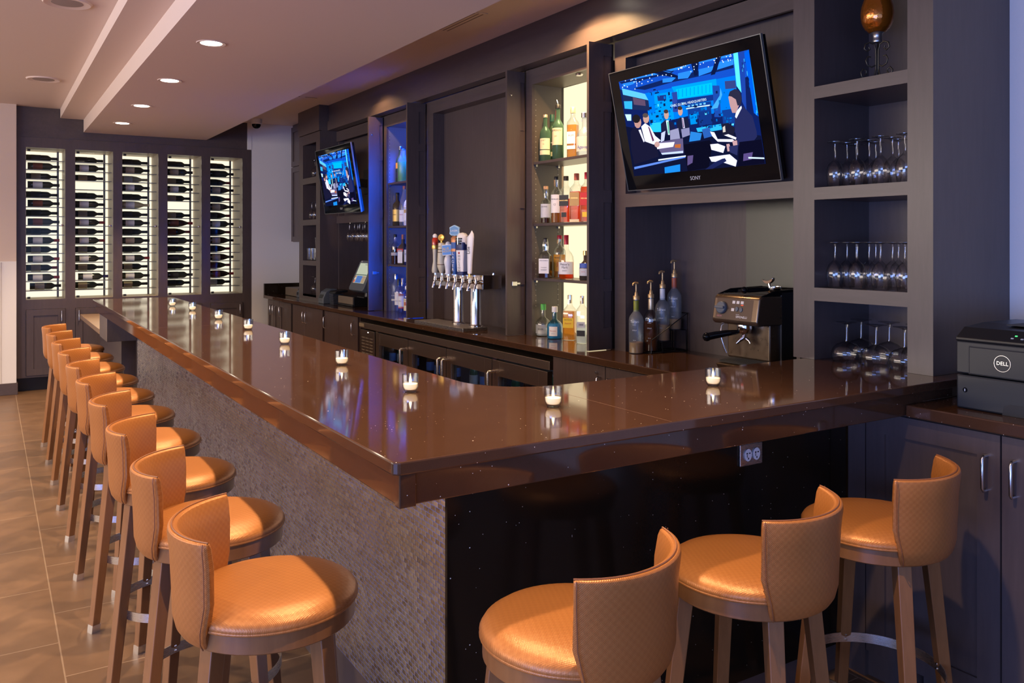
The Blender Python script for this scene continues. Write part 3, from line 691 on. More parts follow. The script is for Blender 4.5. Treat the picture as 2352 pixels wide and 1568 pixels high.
def cooler():
    t = thing('bottle_cooler', 'low steel back bar cooler with four glass doors under the worktop', 'fridge', (2.80, 5.56, 0)); inv = Matrix.Translation((-2.80, -5.56, 0))
    def P(mb, nm, mat, par=None, **k):
        ob = mb.build(nm, mat, par or t, **k)
        if par is None: ob.matrix_parent_inverse = inv
        return ob
    P(MB().box(2.84, 3.38, 4.075, 7.045, .06, .10).box(2.84, 3.38, 4.075, 4.10, .10, .80).box(2.84, 3.38, 7.02, 7.045, .10, .80).box(3.34, 3.38, 4.1, 7.02, .10, .80), 'cabinet_body', grate)
    P(MB().box(2.792, 3.38, 4.07, 7.05, .800, .852), 'top_lip', coolsteel, bevel=.003)
    P(MB().box(2.800, 2.835, 6.73, 7.045, .10, .785), 'vent_panel', coolsteel, bevel=.002)
    m = MB()
    for c in range(3):
        for r in range(22): m.box(2.7985, 2.801, 6.765+c*.09, 6.835+c*.09, .15+r*.0268, .159+r*.0268)
    P(m, 'louvre', pm('louvre_light', (.42,.36,.30), .35, .7))
    P(MB().box(2.7985, 2.8, 6.86, 6.88, .765, .772), 'indicator', emis('indicator_light', (1,.9,.8), 3))
    P(MB().box(2.785, 2.80, 6.93, 7.04, .812, .842), 'badge', pm('tan_badge', (.22,.17,.11), .5))
    bounds = [(6.055, 6.70, 'r'), (5.405, 6.045, 'r'), (4.755, 5.395, 'l'), (4.105, 4.745, 'l')]
    for a, b, side in bounds:
        z0, z1 = .11, .785; w = .09; m = MB()
        m.box(2.80, 2.838, a, a+w, z0, z1).box(2.80, 2.838, b-w, b, z0, z1).box(2.80, 2.838, a+w, b-w, z0, z0+.08).box(2.80, 2.838, a+w, b-w, z1-.10, z1)
        d = P(m, 'cooler_door', coolsteel, bevel=.0015)
        P(MB().box(2.815, 2.820, a+w, b-w, z0+.08, z1-.10), 'glass_panel', coolpane, d)
        P(MB().box(2.797, 2.803, a+w-.014, a+w-.002, z0+.08, z1-.10), 'edge_trim', nickel, d); P(MB().box(2.797, 2.803, b-w+.002, b-w+.014, z0+.08, z1-.10), 'edge_trim', nickel, d)
        hy = a+.03 if side == 'r' else b-.03
        P(MB().tube([(2.80, hy, .712), (2.752, hy, .712), (2.748, hy, .704), (2.748, hy, .35), (2.752, hy, .342), (2.80, hy, .342)], .010, 10), 'door_handle', steel, d, smooth=60)
        P(MB().box(2.80, 2.82, b-.05, b-.005, z1+.001, z1+.010), 'hinge', chrome, d)
    for z in (.30, .52): P(MB().box(2.86, 3.33, 4.11, 6.72, z-.006, z), 'wire_shelf', nickel)
    # beer bottles behind the glass
    ba = pm('amber_beer_glass', (.06,.022,.008), .1, coat=.5); bl = pm('blue_beer_label', (.12,.22,.5), .5); bg = pm('green_beer_glass', (.02,.07,.03), .1, coat=.5)
    cap = pm('silver_cap', (.6,.6,.62), .3, 1)
    bs = []
    for gm, lm in ((ba, bl), (bg, pm('pale_beer_label', (.5,.5,.48), .5))):
        b = thing('beer_bottle', 'x', 'bottle')
        MB().lathe([(0,0), (.030,0), (.0305,.004), (.0305,.12), (.024,.145), (.0135,.165), (.013,.212)], 16).build('bottle_glass', gm, b, smooth=50)
        MB().lathe([(.031,.035), (.031,.10)], 16).build('label', lm, b, smooth=80)
        MB().lathe([(.0145,.208), (.0145,.218), (.011,.221), (0,.221)], 14).build('cap', cap, b, smooth=40); bs.append(b)
    names = ['first cooler door', 'second cooler door', 'third cooler door', 'fourth cooler door']
    used = [0, 0]; pos = ['left end', 'left of centre', 'middle', 'right of centre', 'right end']
    for i, (a, b, s) in enumerate(bounds):
        for k in range(5):
            y = b-.13-k*.095; q = (i+k) % 2 if i != 1 else 0
            loc = (2.90+.03*((k*7+i) % 3), y, .5205); lab = '%s beer bottle behind the %s from the left, %s of its row' % (('brown', 'green')[q], names[i].replace(' cooler', '').replace('first', 'first'), pos[k])
            if not used[q]: used[q] = 1; bs[q].location = loc; bs[q]['label'] = lab; bs[q]['group'] = 'beer bottles inside the cooler'
            else: dup(bs[q], loc, None, lab, 'beer bottles inside the cooler')
cooler()
lamp('cooler_fill_light', 'AREA', (2.87, 5.4, .775), 3.5, (.50,.66,1), (0,0,0), shape='RECTANGLE', size=.03, size_y=2.4)  # added fill lamp inside the cooler to brighten the beer bottles

# ------------------------------------------------------------------ televisions
PICW = 0
def picture(m, w, h):
    import numpy as np
    src = [(168,545), (1360,232), (1503,1255), (295,1362)]; dst = [(0,1), (1,1), (1,0), (0,0)]; A = []; B = []
    for (x, y), (u, v) in zip(src, dst):
        A += [[x, y, 1, 0, 0, 0, -u*x, -u*y], [0, 0, 0, x, y, 1, -v*x, -v*y]]; B += [u, v]
    H = np.linalg.solve(np.array(A, float), np.array(B, float)); L = [0]
    def P(pts, c):
        L[0] += 1; o = []
        for x, y in pts:
            d = H[6]*x+H[7]*y+1; u = (H[0]*x+H[1]*y+H[2])/d; v = (H[3]*x+H[4]*y+H[5])/d
            o.append(((min(max(u,0),1)-.5)*w, (min(max(v,0),1)-.5)*h, .0003+.000012*L[0]))
        m.c = c; m.poly(o)
    def E(x, y, rx, ry, c, n=10): P([(x+rx*math.cos(2*PI*i/n), y+ry*math.sin(2*PI*i/n)) for i in range(n)], c)
    rnd = random.Random(3)
    P([(168,545),(1360,232),(1503,1255),(295,1362)], (.004,.012,.10))
    P([(168,545),(1360,232),(1385,470),(420,650),(180,610)], (.006,.07,.50))
    for q in [[(170,548),(600,430),(700,400),(640,460),(400,520),(230,580)], [(560,520),(900,430),(1210,330),(1215,400),(900,480),(640,540),(400,610),(300,600)]]: P(q, (.004,.015,.10))
    for q in [[(260,500),(480,440),(560,420),(640,450),(480,480),(300,520)], [(590,420),(820,355),(760,410),(640,440)], [(870,340),(1200,262),(1180,300),(900,365)], [(200,560),(330,530),(300,560),(210,590)], [(700,460),(840,425),(790,500),(700,510)], [(890,420),(1050,380),(1000,440),(890,480)], [(1080,350),(1215,320),(1215,370),(1060,420)], [(560,510),(690,490),(640,535),(560,545)]]: P(q, (.02,.22,.95))
    for q in [[(820,355),(890,340),(880,470),(850,480)], [(480,440),(560,420),(640,460),(700,480),(690,500),(560,480)], [(1050,300),(1100,290),(1040,460),(1000,470)]]: P(q, (.003,.008,.05))
    P([(400,640),(1235,465),(1240,790),(800,830),(440,920)], (.0,.17,.72)); P([(480,650),(640,620),(660,860),(500,890)], (.0,.28,.85))
    P([(640,580),(1050,500),(1060,640),(700,700)], (.0,.30,.90)); P([(680,600),(1010,535),(1010,630),(690,685)], (.0,.46,1.0))
    for x in range(9): P([(700+x*36,600-x*6),(706+x*36,599-x*6),(706+x*36,670-x*6),(700+x*36,672-x*6)], (.0,.24,.75))
    P([(195,600),(400,645),(430,700),(205,655)], (.10,.50,.95)); P([(200,655),(430,700),(440,790),(215,780)], (.01,.02,.08)); P([(212,712),(285,710),(285,780),(218,776)], (.03,.40,.80))
    P([(290,675),(400,700),(405,750),(300,740)], (.10,.06,.12)); P([(510,660),(590,650),(590,700),(515,705)], (.01,.03,.20)); P([(640,630),(690,620),(700,800),(650,800)], (.02,.05,.3))
    P([(690,690),(1025,640),(1030,690),(690,750)], (.005,.03,.22)); P([(780,735),(1000,700),(1000,850),(790,860)], (.005,.04,.25)); P([(770,765),(990,730),(990,738),(772,775)], (.5,.75,1)); P([(870,750),(985,735),(985,742),(870,757)], (.6,.8,1))
    for x in range(5): P([(785+x*36,740-x*6),(806+x*36,737-x*6),(806+x*36,752-x*6),(786+x*36,755-x*6)], (.15,.5,.9))
    P([(1130,520),(1230,510),(1235,580),(1135,590)], (.03,.05,.2)); P([(1015,560),(1080,560),(1090,840),(1030,840)], (.01,.06,.35))
    P([(1090,580),(1105,640),(1060,760),(1000,770),(1080,650)], (.05,.35,.8))
    P([(1212,258),(1255,248),(1285,620),(1240,560)], (.10,.72,1.0)); P([(1262,250),(1315,240),(1330,780),(1290,700)], (.01,.05,.35)); P([(1318,262),(1360,232),(1450,830),(1400,800)], (.0,.10,.70)); P([(1370,330),(1400,420),(1445,800),(1430,800)], (.01,.35,.95))
    P([(440,820),(560,800),(570,980),(450,960)], (.0,.25,.75)); P([(440,900),(540,890),(540,975),(450,980)], (.02,.5,.9)); P([(800,820),(870,810),(870,900),(810,910)], (.0,.24,.7)); P([(860,940),(1090,900),(1100,950),(880,990)], (.02,.42,.85)); P([(880,800),(1000,780),(1010,900),(890,920)], (.005,.03,.2)); P([(1100,780),(1220,760),(1220,900),(1110,900)], (.005,.04,.25)); P([(220,825),(275,825),(275,880),(240,880)], (.5,.85,1))
    for _ in range(150):
        x = rnd.uniform(420,1230); y = rnd.uniform(600,940); w2 = rnd.uniform(5,26); h2 = rnd.uniform(4,30); k = rnd.random()
        if y < 700 and 640 < x < 1030: continue
        c = (.003,.012,.07) if k < .5 else (.0,.20*k,.75*k) if k < .9 else (.10,.62,1)
        P([(x,y),(x+w2,y-w2*.2),(x+w2+2,y+h2-w2*.2),(x+2,y+h2)], c)
    for _ in range(60):
        x = rnd.uniform(1262,1440); y = rnd.uniform(300,800)
        if x < 1262+(y-300)*.3 or x > 1330+(y-240)*.2: continue
        P([(x,y),(x+5,y-1),(x+8,y+26),(x+3,y+27)], rnd.choice([(.0,.12,.6),(.05,.5,.95),(.002,.01,.06)]))
    P([(225,930),(560,990),(1100,960),(1480,1000),(1503,1255),(295,1362)], (.004,.006,.03))
    P([(480,1070),(740,1030),(745,1160),(540,1160)], (.11,.09,.20)); P([(540,1160),(740,1140),(740,1160),(550,1175)], (.5,.6,.95))
    P([(510,1075),(665,1062),(650,1105),(480,1130)], (.75,.74,.9)); P([(665,1085),(720,1080),(716,1115),(665,1112)], (.45,.12,.03))
    P([(365,930),(400,900),(445,930),(490,1010),(540,1050),(470,1090),(400,1070)], (.72,.76,.98)); E(410,858,28,44,(.50,.30,.26)); E(404,832,26,20,(.08,.06,.06)); P([(425,925),(440,940),(480,1050),(465,1060)], (.12,.03,.08))
    P([(270,980),(300,930),(350,960),(400,1060),(500,1095),(520,1190),(300,1260),(272,1120)], (.008,.008,.03)); E(335,895,32,50,(.46,.25,.22)); E(322,862,36,38,(.012,.01,.014)); P([(340,960),(360,955),(395,1060),(385,1066)], (.7,.7,.9)); E(505,1085,24,26,(.5,.3,.28))
    P([(542,905),(585,868),(650,890),(680,960),(620,1005),(545,985)], (.010,.012,.05)); E(593,825,22,40,(.50,.30,.25)); E(590,795,22,18,(.05,.03,.03)); P([(588,875),(612,872),(622,1000),(606,1000)], (.6,.8,.9)); P([(600,885),(610,885),(618,990),(608,990)], (.05,.4,.25))
    P([(688,885),(715,845),(785,850),(802,930),(760,980),(690,985)], (.010,.012,.04)); E(720,792,22,40,(.52,.30,.25)); E(717,764,22,18,(.04,.025,.02)); P([(732,850),(748,850),(760,940),(742,940)], (.6,.6,.85)); P([(737,855),(743,855),(752,935),(744,935)], (.15,.04,.10))
    P([(625,962),(700,940),(715,1032),(625,1045)], (.28,.28,.45)); P([(725,950),(800,935),(805,1000),(735,1025)], (.22,.22,.40)); P([(545,985),(583,965),(570,1050),(540,1065)], (.5,.55,.8)); P([(812,970),(915,983),(900,1045),(797,1060)], (.02,.20,.62)); P([(915,950),(985,930),(1010,1010),(935,1030)], (.02,.10,.4))
    P([(1100,900),(1160,890),(1230,940),(1200,1010),(1105,1000)], (.01,.01,.03)); P([(1108,930),(1130,915),(1135,970),(1110,975)], (.6,.55,.5))
    P([(745,1085),(985,1045),(1010,1080),(975,1290),(780,1325)], (.003,.003,.012)); P([(780,1185),(833,1178),(825,1245),(778,1270)], (.10,.07,.20))
    for q in [[(990,968),(1030,975),(1060,1035),(1200,1035),(1225,1060),(1060,1058),(1010,1010)], [(990,1082),(1060,1075),(1130,1100),(1110,1158),(1000,1130)], [(978,1195),(1090,1180),(1170,1170),(1238,1225),(1225,1280),(1100,1240),(1000,1235)], [(1120,1000),(1160,990),(1235,1020),(1230,1040)]]: P(q, (.72,.72,.92))
    P([(1222,850),(1250,790),(1300,738),(1390,830),(1425,960),(1430,1010),(1390,1060),(1250,1090),(1222,960)], (.016,.020,.09)); P([(1225,835),(1235,790),(1285,735),(1290,755),(1238,850)], (.7,.75,.98)); P([(1165,660),(1190,630),(1250,660),(1270,720),(1235,800),(1200,800),(1180,740)], (.46,.27,.28)); P([(1165,650),(1180,610),(1230,585),(1275,610),(1290,670),(1280,730),(1250,735),(1235,680),(1195,655)], (.02,.02,.05))
    P([(1195,1050),(1240,1045),(1245,1090),(1205,1095)], (.5,.3,.32)); P([(1140,1080),(1168,1075),(1185,1140),(1150,1145)], (.5,.3,.32)); P([(1165,1100),(1250,1085),(1240,1180),(1170,1150)], (.02,.025,.1)); P([(1100,1210),(1125,1205),(1140,1230),(1010,1300),(940,1305),(1030,1240)], (.01,.015,.08))
    P([(1262,1060),(1475,1035),(1500,1250),(1245,1282)], (.003,.003,.015)); P([(1300,1165),(1388,1150),(1375,1215),(1295,1230)], (.09,.06,.20)); P([(1345,1193),(1500,1198),(1500,1211),(1345,1208)], (.6,.75,1))
    P([(298,1282),(760,1185),(762,1200),(300,1302)], (.10,.22,.7)); P([(570,1285),(712,1258),(712,1322),(572,1338)], (.01,.22,.7)); P([(515,1215),(765,1180),(765,1190),(515,1228)], (.7,.8,1))
    for _ in range(90):
        x = rnd.uniform(200,1210); y = 640-.30*(x-200)-rnd.uniform(0,170); E(x, y, 5, 5.5, (.75,.85,1), 6)
    return H, L
def tv(label, c, w, h, pitch, yaw, roll, wallx):
    t = thing('television', label, 'television', (c[0], c[1], c[2]))
    base = faceX(0,0,0) @ Matrix.Rotation(-yaw, 4, 'Y') @ Matrix.Rotation(pitch, 4, 'X') @ Matrix.Rotation(-roll, 4, 'Z')
    m = MB(); m.T = base; m.box(-w/2, w/2, -h/2, h/2, -.035, 0); m.build('housing', blackg, t, bevel=.003)
    m = MB(); m.T = base; e = .004
    for q in ((-w/2-e, -w/2, -h/2-e, h/2+e), (w/2, w/2+e, -h/2-e, h/2+e), (-w/2, w/2, -h/2-e, -h/2), (-w/2, w/2, h/2, h/2+e)): m.box(*q, -.012, .002)
    m.build('bezel_edge', pm('smoked_edge', (.16,.17,.17), .25, .4), t)
    m = MB(); m.T = base; m.box(-w*.3, w*.3, -h*.3, h*.3, -.075, -.035); m.build('rear_cover', blackp, t, bevel=.01)
    sw, sh = w*.865, h*.80
    m = MB(); m.T = base @ Matrix.Translation((-.002, .012, .0005)); H, L = picture(m, sw, sh)
    m.c = (.75,.9,1); m.text('CNBC GLOBAL HEADQUARTERS', sw*.0185, Matrix.Translation((sw*.045, sh*.150, .0085)))
    nt = NT('television_picture') if 'tvp' not in MC else None
    if nt:
        a = nt.n('ShaderNodeAttribute', attribute_name='Col'); MC['tvp'] = nt.end(nt.n('ShaderNodeEmission', {0: a, 1: 1.25}))
    m.build('screen', MC['tvp'], t)
    m = MB(); m.T = base; m.text('SONY', .028, Matrix.Translation((0, -h/2+.038, .0008))); m.build('maker_mark', pm('grey_lettering', (.55,.58,.6), .4), t)
    m = MB().box(.05, wallx-c[0]-.02, -.05, .05, -.06, .02).box(wallx-c[0]-.02, wallx-c[0]-.001, -.14, .14, -.12, .12); m.build('wall_mount', blackp, t, bevel=.003)
tv('large black wall television tilted forward above the coffee machine, news studio on screen', (2.98, 3.126, 2.158), 1.079, .653, .218, .009, .007, 3.14)
tv('black television farther down the wall above the till, news studio on screen', (2.80, 7.64, 2.143), 1.03, .623, .168, .03, .012, 3.14)

# ------------------------------------------------------------------ bottles
def bottle(name, spec, label, cat, loc, rot, group):
    """spec: h, r, sh (shape), glass, liq=(level, mat), cap=(mat, r, z0, z1), labels=[(mat, z0, z1, halfangle)], txt=[(str, size, z, mat)]"""
    h, r = spec['h'], spec['r']; t = thing(name, label, cat, loc, rot, group); g = spec['glass']; sh = spec.get('sh', 'round')
    shapes = {'round': [(0,.002), (.90,0), (1,.015), (1,.60), (.93,.66), (.70,.71), (.42,.76), (.36,.80), (.35,1)],
              'tall': [(0,.002), (.92,0), (1,.012), (1,.68), (.88,.73), (.55,.78), (.38,.82), (.36,1)],
              'wide': [(0,.002), (.92,0), (1,.02), (1,.50), (.95,.57), (.75,.64), (.40,.70), (.30,.74), (.29,1)],
              'squat': [(0,.002), (.90,0), (1,.03), (1,.42), (.93,.52), (.72,.60), (.38,.67), (.30,.71), (.29,1)],
              'bulb': [(0,.002), (.92,0), (1,.015), (1,.56), (.80,.63), (.46,.67), (.44,.72), (.52,.80), (.46,.90), (.36,1)],
              'pourer': [(0,.002), (.95,0), (1,.01), (1,.60), (.95,.64), (.60,.78), (.50,.86), (.46,1)],
              'cone': [(0,.002), (.9,0), (1,.02), (1,.50), (.86,.62), (.62,.74), (.36,.86), (.33,1)]}
    pr = shapes[sh if sh in shapes else 'round']
    if spec.get('sq'): prof = [(a*r, z*h) for a, z in pr if a > 0]; mk = lambda m, p: m.sq(p, 5, rnd=.35)
    else: prof = [(a*r, z*h) for a, z in pr]; mk = lambda m, p: m.lathe(p, 24)
    m = MB(); mk(m, prof); m.build('bottle_glass', g, t, smooth=50)
    if spec.get('liq'):
        lv, lm = spec['liq']; p = []; e = .0025
        for i, (a, z) in enumerate(prof):
            if z >= lv*h:
                a0, z0 = prof[i-1]; f = (lv*h-z0)/max(z-z0, 1e-6); p.append((a0+(a-a0)*f-e, lv*h)); break
            p.append((max(a-e, 0), max(z, .004)))
        if not spec.get('sq'): p.append((0, lv*h))
        m = MB(); mk(m, p); m.build('liquid', lm, t, smooth=50)
    cm, cr, c0, c1 = spec['cap']
    MB().lathe([(cr*r, c0*h), (cr*r, (c1-.008)*h), (cr*r*.9, c1*h), (0, c1*h)], 18).build('cap', cm, t, smooth=40)
    for lm, z0, z1, ha in spec.get('labels', []):
        m = MB()
        if spec.get('sq'): m.box(-r-.0008, -r+.0002, -r*ha, r*ha, z0*h, z1*h)
        else: m.lathe([(r+.0007, z0*h), (r+.0007, z1*h)], 16, a0=PI-R(ha), a1=PI+R(ha))
        m.build('label', lm, t, smooth=80)
    for s, size, z, tm in spec.get('txt', []):
        m = MB(); m.text(s, size, faceX(-r-.0016, 0, z*h), bend=None if spec.get('sq') else r+.001); m.build('lettering', tm, t)
    if spec.get('spout'):
        m = MB().tube([(0,0,h*1.0), (0,0,h*1.06), (.006,.006,h*1.11), (.012,.014,h*1.16)], .0035, 8); m.build('pour_spout', chrome, t, smooth=60)
    return t
def liquid(name, c, e=.9, mx=.35):
    t = NT(name); a = t.n('ShaderNodeBsdfTransparent', {'Color': c4(c)}); d = t.n('ShaderNodeBsdfPrincipled', {'Base Color': c4([x*e for x in c]), 'Roughness': .08, 'Coat Weight': .5})
    return t.end(t.n('ShaderNodeMixShader', {0: mx, 1: a, 2: d}))
LQ = {'amber': liquid('amber_liquor', (.80,.30,.03)), 'red': liquid('red_amber_liquor', (.90,.17,.012)), 'gold': liquid('gold_liquor', (.85,.48,.08)), 'dk': liquid('dark_liquor', (.16,.035,.01)), 'green': pm('green_mix', (.01,.33,.03), .3), 'syr': liquid('honey_syrup', (.70,.36,.08), .9, .75), 'brn': liquid('brown_syrup', (.16,.05,.02), .9, .7), 'clr': liquid('clear_liquor', (.88,.92,.95))}
GL = {'clear': clear, 'green': thin('green_glass', (.02,.34,.06), .05, .03, base=.08, gl=(.5,.9,.6)), 'dgreen': thin('dark_green_glass', (.02,.09,.03), .05, .03, base=.12, gl=(.3,.5,.3)), 'brown': thin('brown_glass', (.10,.04,.02), .05, .03, base=.1, gl=(.5,.4,.3)), 'blue': thin('blue_glass', (.30,.72,.95), .08, .02), 'frost': thin('frosted_glass', (.78,.83,.88), .05, .25, base=.09, gl=(.8,.84,.9)), 'white': thin('white_coated_glass', (.6,.7,.9), .05, .2, base=.6)}
L = {'cream': pm('cream_label', (.70,.60,.36), .6), 'white': pm('white_label', (.72,.72,.72), .6), 'black': pm('black_label', (.015,.013,.012), .5), 'yellow': pm('yellow_label', (.75,.50,.02), .55), 'orange': pm('orange_label', (.80,.32,.02), .6), 'tan': pm('tan_label', (.42,.28,.10), .55), 'red': pm('red_label', (.50,.02,.02), .55), 'pale': pm('pale_grey_label', (.50,.52,.56), .6), 'goldl': pm('gold_label', (.62,.42,.12), .4, .4), 'bluel': pm('blue_label', (.05,.10,.40), .5)}
INK = pm('black_ink', (.01,.01,.012), .6); INKR = pm('red_ink', (.45,.03,.02), .6); INKW = pm('white_ink', (.8,.8,.8), .6); INKB = pm('blue_ink', (.02,.05,.3), .6)
CP = {'black': pm('black_cap', (.015,.014,.014), .35), 'gold': pm('gold_cap', (.62,.42,.16), .3, .8), 'red': pm('red_wax', (.42,.012,.03), .3), 'cork': pm('cork_stopper', (.50,.30,.16), .7), 'white': pm('white_cap', (.75,.75,.75), .4), 'copper': pm('copper_foil', (.55,.22,.08), .3, .7), 'dgreen': pm('green_cap', (.02,.10,.06), .4), 'tan': pm('pale_gold_cap', (.7,.55,.35), .35, .6), 'green': pm('green_stopper', (.10,.45,.08), .5), 'olive': pm('olive_neck_label', (.22,.24,.02), .5), 'blue': pm('blue_cap', (.02,.06,.45), .35), 'rust': pm('rust_cap', (.42,.10,.05), .45), 'silver': pm('silver_capsule', (.6,.6,.62), .25, 1)}
def bottles():
    s1, s2, s3 = 2.0851, 1.6771, 1.3171
    G = 'bottles in the warm lit liquor cabinet'; a = R(33)
    def B(spec, lab, x, y, z, rot=a, g=G, cat='bottle', nm='liquor_bottle'): bottle(nm, spec, lab, cat, (x, y, z+.0003), rot, g)
    B(dict(h=.30, r=.036, sh='round', glass=GL['green'], cap=(CP['tan'], .42, .965, 1.03), labels=[(L['cream'], .26, .50, 75), (L['cream'], .14, .24, 75)], txt=[('LIVET', .014, .45, INK), ('12', .016, .37, INK)]), 'green whisky bottle with cream label, at the left of the top warm shelf', 3.12, 4.597, s1)
    B(dict(h=.315, r=.034, sh='round', glass=GL['dgreen'], cap=(CP['dgreen'], .46, .86, 1.01), labels=[(L['cream'], .12, .21, 70), (L['black'], .26, .44, 70)], txt=[('IRISH', .013, .40, INKW)]), 'dark green bottle with small cream label, behind the green one on the top warm shelf', 3.19, 4.62, s1)
    B(dict(h=.33, r=.037, sh='round', glass=GL['green'], liq=(.62, LQ['amber']), cap=(CP['black'], .50, .985, 1.06), labels=[(L['cream'], .27, .60, 70), (CP['red'], .80, .93, 1)], txt=[('JAMESON', .017, .55, INK), ('JJ&S', .012, .44, INK)], spout=1), 'green bottle with large cream label and a metal pour spout', 3.105, 4.43, s1)
    B(dict(h=.315, r=.033, sh='tall', sq=1, glass=clear, liq=(.66, LQ['gold']), cap=(CP['tan'], .5, .90, 1.02), labels=[(L['white'], .28, .52, .85), (L['white'], .17, .24, .85)], txt=[('RUM', .018, .44, INK)]), 'square clear bottle of golden liquor with white labels on the top warm shelf', 3.14, 4.315, s1)
    B(dict(h=.255, r=.050, sh='squat', glass=GL['frost'], cap=(CP['silver'], .42, .93, 1.05), labels=[(pm('cream_frost_label', (.62,.60,.50), .5), .10, .46, 80), (CP['blue'], .80, .86, 1)], txt=[('Agave', .028, .20, INKB)]), 'rounded pale frosted bottle with blue lettering beside the pocket door', 3.13, 4.18, s1)
    B(dict(h=.235, r=.034, sh='bulb', glass=clear, liq=(.14, LQ['dk']), cap=(CP['cork'], .46, .95, 1.04), labels=[(L['pale'], .16, .54, 80)], txt=[('BALVENIE', .010, .46, INK)]), 'short clear bottle with pale label, leftmost on the second warm shelf', 3.12, 4.59, s2)
    B(dict(h=.295, r=.036, sh='round', glass=clear, liq=(.22, LQ['amber']), cap=(CP['black'], .44, .95, 1.02), labels=[(L['white'], .22, .62, 80), (CP['copper'], .80, .94, 1)], txt=[('MACALLAN', .011, .52, INK), ('12', .018, .40, INK)]), 'clear bottle with tall white label and copper neck on the second warm shelf', 3.13, 4.482, s2)
    B(dict(h=.290, r=.034, sh='tall', sq=1, glass=clear, liq=(.52, LQ['red']), cap=(CP['black'], .5, .92, 1.02), labels=[(L['black'], .36, .60, .95), (L['black'], .12, .22, .5)], txt=[('BLACK LABEL', .0095, .48, CP['gold'])]), 'square bottle of red-amber whisky with black label, second warm shelf', 3.12, 4.362, s2, R(30))
    B(dict(h=.300, r=.036, sh='tall', sq=1, glass=clear, liq=(.64, LQ['red']), cap=(CP['rust'], .46, .88, 1.02), labels=[(L['tan'], .34, .62, .9), (L['cream'], .0, .06, .9)], txt=[('RESERVE', .012, .50, CP['gold'])]), 'square bottle of red-amber whisky with tan label, second warm shelf', 3.13, 4.262, s2, R(30))
    B(dict(h=.300, r=.034, sh='tall', sq=1, glass=clear, liq=(.72, LQ['red']), cap=(CP['red'], .46, .88, 1.02), labels=[(L['red'], .34, .60, .9), (L['yellow'], .10, .20, .5)], txt=[('RED LABEL', .010, .48, CP['gold'])]), 'square bottle with red label half hidden by the pocket door', 3.13, 4.155, s2, R(30))
    B(dict(h=.255, r=.038, sh='bulb', sq=1, glass=clear, liq=(.42, LQ['dk']), cap=(CP['black'], .36, .93, 1.03), labels=[(L['white'], .12, .50, .9)], txt=[("JACK DANIEL'S", .0085, .45, INK), ('TENNESSEE', .008, .27, INK), ('WHISKEY', .010, .21, INK)]), 'square bottle with white label and black cap on the third warm shelf', 3.11, 4.58, s3, R(38))
    B(dict(h=.275, r=.040, sh='round', glass=clear, liq=(.55, LQ['gold']), cap=(CP['red'], .42, .93, 1.02), labels=[(L['orange'], .16, .56, 80), (CP['copper'], .82, .90, 1)], txt=[('FIREBALL', .013, .48, INK), ('J', .035, .33, INKR)]), 'bottle with orange label and red cap behind the wax-topped one', 3.21, 4.56, s3)
    B(dict(h=.275, r=.048, sh='squat', glass=clear, liq=(.40, LQ['red']), cap=(CP['red'], .32, .80, 1.02), labels=[(L['white'], .12, .40, 72)], txt=[("Maker's", .020, .345, INK), ('Mark', .020, .275, INK), ('WHISKY', .009, .20, INK)]), 'wide whisky bottle with white label and dripping red wax neck', 3.11, 4.345, s3, R(40))
    B(dict(h=.175, r=.037, sh='squat', glass=GL['brown'], liq=(.60, LQ['dk']), cap=(CP['gold'], .38, .88, 1.04), labels=[(L['pale'], .16, .42, 70), (L['bluel'], .44, .60, 50)], txt=[('ROYAL', .008, .30, INKR)]), 'small dark decanter-shaped bottle at the right of the third warm shelf', 3.13, 4.172, s3)
    B(dict(h=.185, r=.050, sh='squat', glass=clear, liq=(.14, LQ['clr']), cap=(CP['green'], .36, .93, 1.14), labels=[(thin('etched_glass', (.7,.75,.78), .1, .2, base=.25), .10, .42, 60)], txt=[('SILVER', .014, .26, INK)]), 'squat clear bottle with round green stopper on the counter in the warm cabinet', 3.12, 4.62, CT)
    B(dict(h=.180, r=.050, sh='squat', glass=GL['blue'], liq=(.55, liquid('blue_tint_liquor', (.45,.80,.95))), cap=(CP['white'], .38, .95, 1.15), labels=[(L['white'], .12, .45, 32), (CP['blue'], .74, .90, 1)], txt=[('Don Julio', .011, .30, INKR), ('BLANCO', .006, .20, INKB)]), 'squat pale blue bottle with white oval label and white stopper', 3.09, 4.445, CT, R(42))
    B(dict(h=.285, r=.040, sh='round', sq=1, glass=clear, liq=(.64, LQ['gold']), cap=(CP['tan'], .32, .82, 1.0), labels=[(L['yellow'], .28, .50, .85)], txt=[('Jose Cuervo', .010, .46, INK), ('Especial', .013, .38, INKR)]), 'tall square bottle of amber tequila with yellow label', 3.13, 4.335, CT, R(38))
    B(dict(h=.290, r=.032, sh='tall', sq=1, glass=clear, liq=(.40, LQ['clr']), cap=(CP['tan'], .38, .84, 1.0), labels=[(L['black'], .16, .28, .8), (L['pale'], .34, .46, .8)], txt=[('1800', .016, .40, INK)]), 'slim clear square bottle with black lower label beside the pocket door', 3.09, 4.15, CT, R(38))
    # blue cabinet
    G2 = 'bottles in the blue lit liquor cabinet'; t1, t2, t3 = 2.0901, 1.7001, 1.3551; b = R(22)
    def B2(*q): B(q[0], q[1], q[2], q[3], q[4], b, G2)
    B2(dict(h=.325, r=.042, sh='round', glass=GL['dgreen'], cap=(CP['silver'], .42, .93, 1.02), labels=[(L['orange'], .40, .56, 80), (L['black'], .14, .30, 80)]), 'dark bottle with orange label behind the green mix on the top blue shelf', 3.17, 7.07-.06, t1)
    B2(dict(h=.285, r=.048, sh='pourer', glass=GL['frost'], liq=(.62, LQ['green']), cap=(CP['black'], .44, .98, 1.02)), 'plastic pourer of bright green mix on the top blue shelf', 3.12, 6.845, t1)
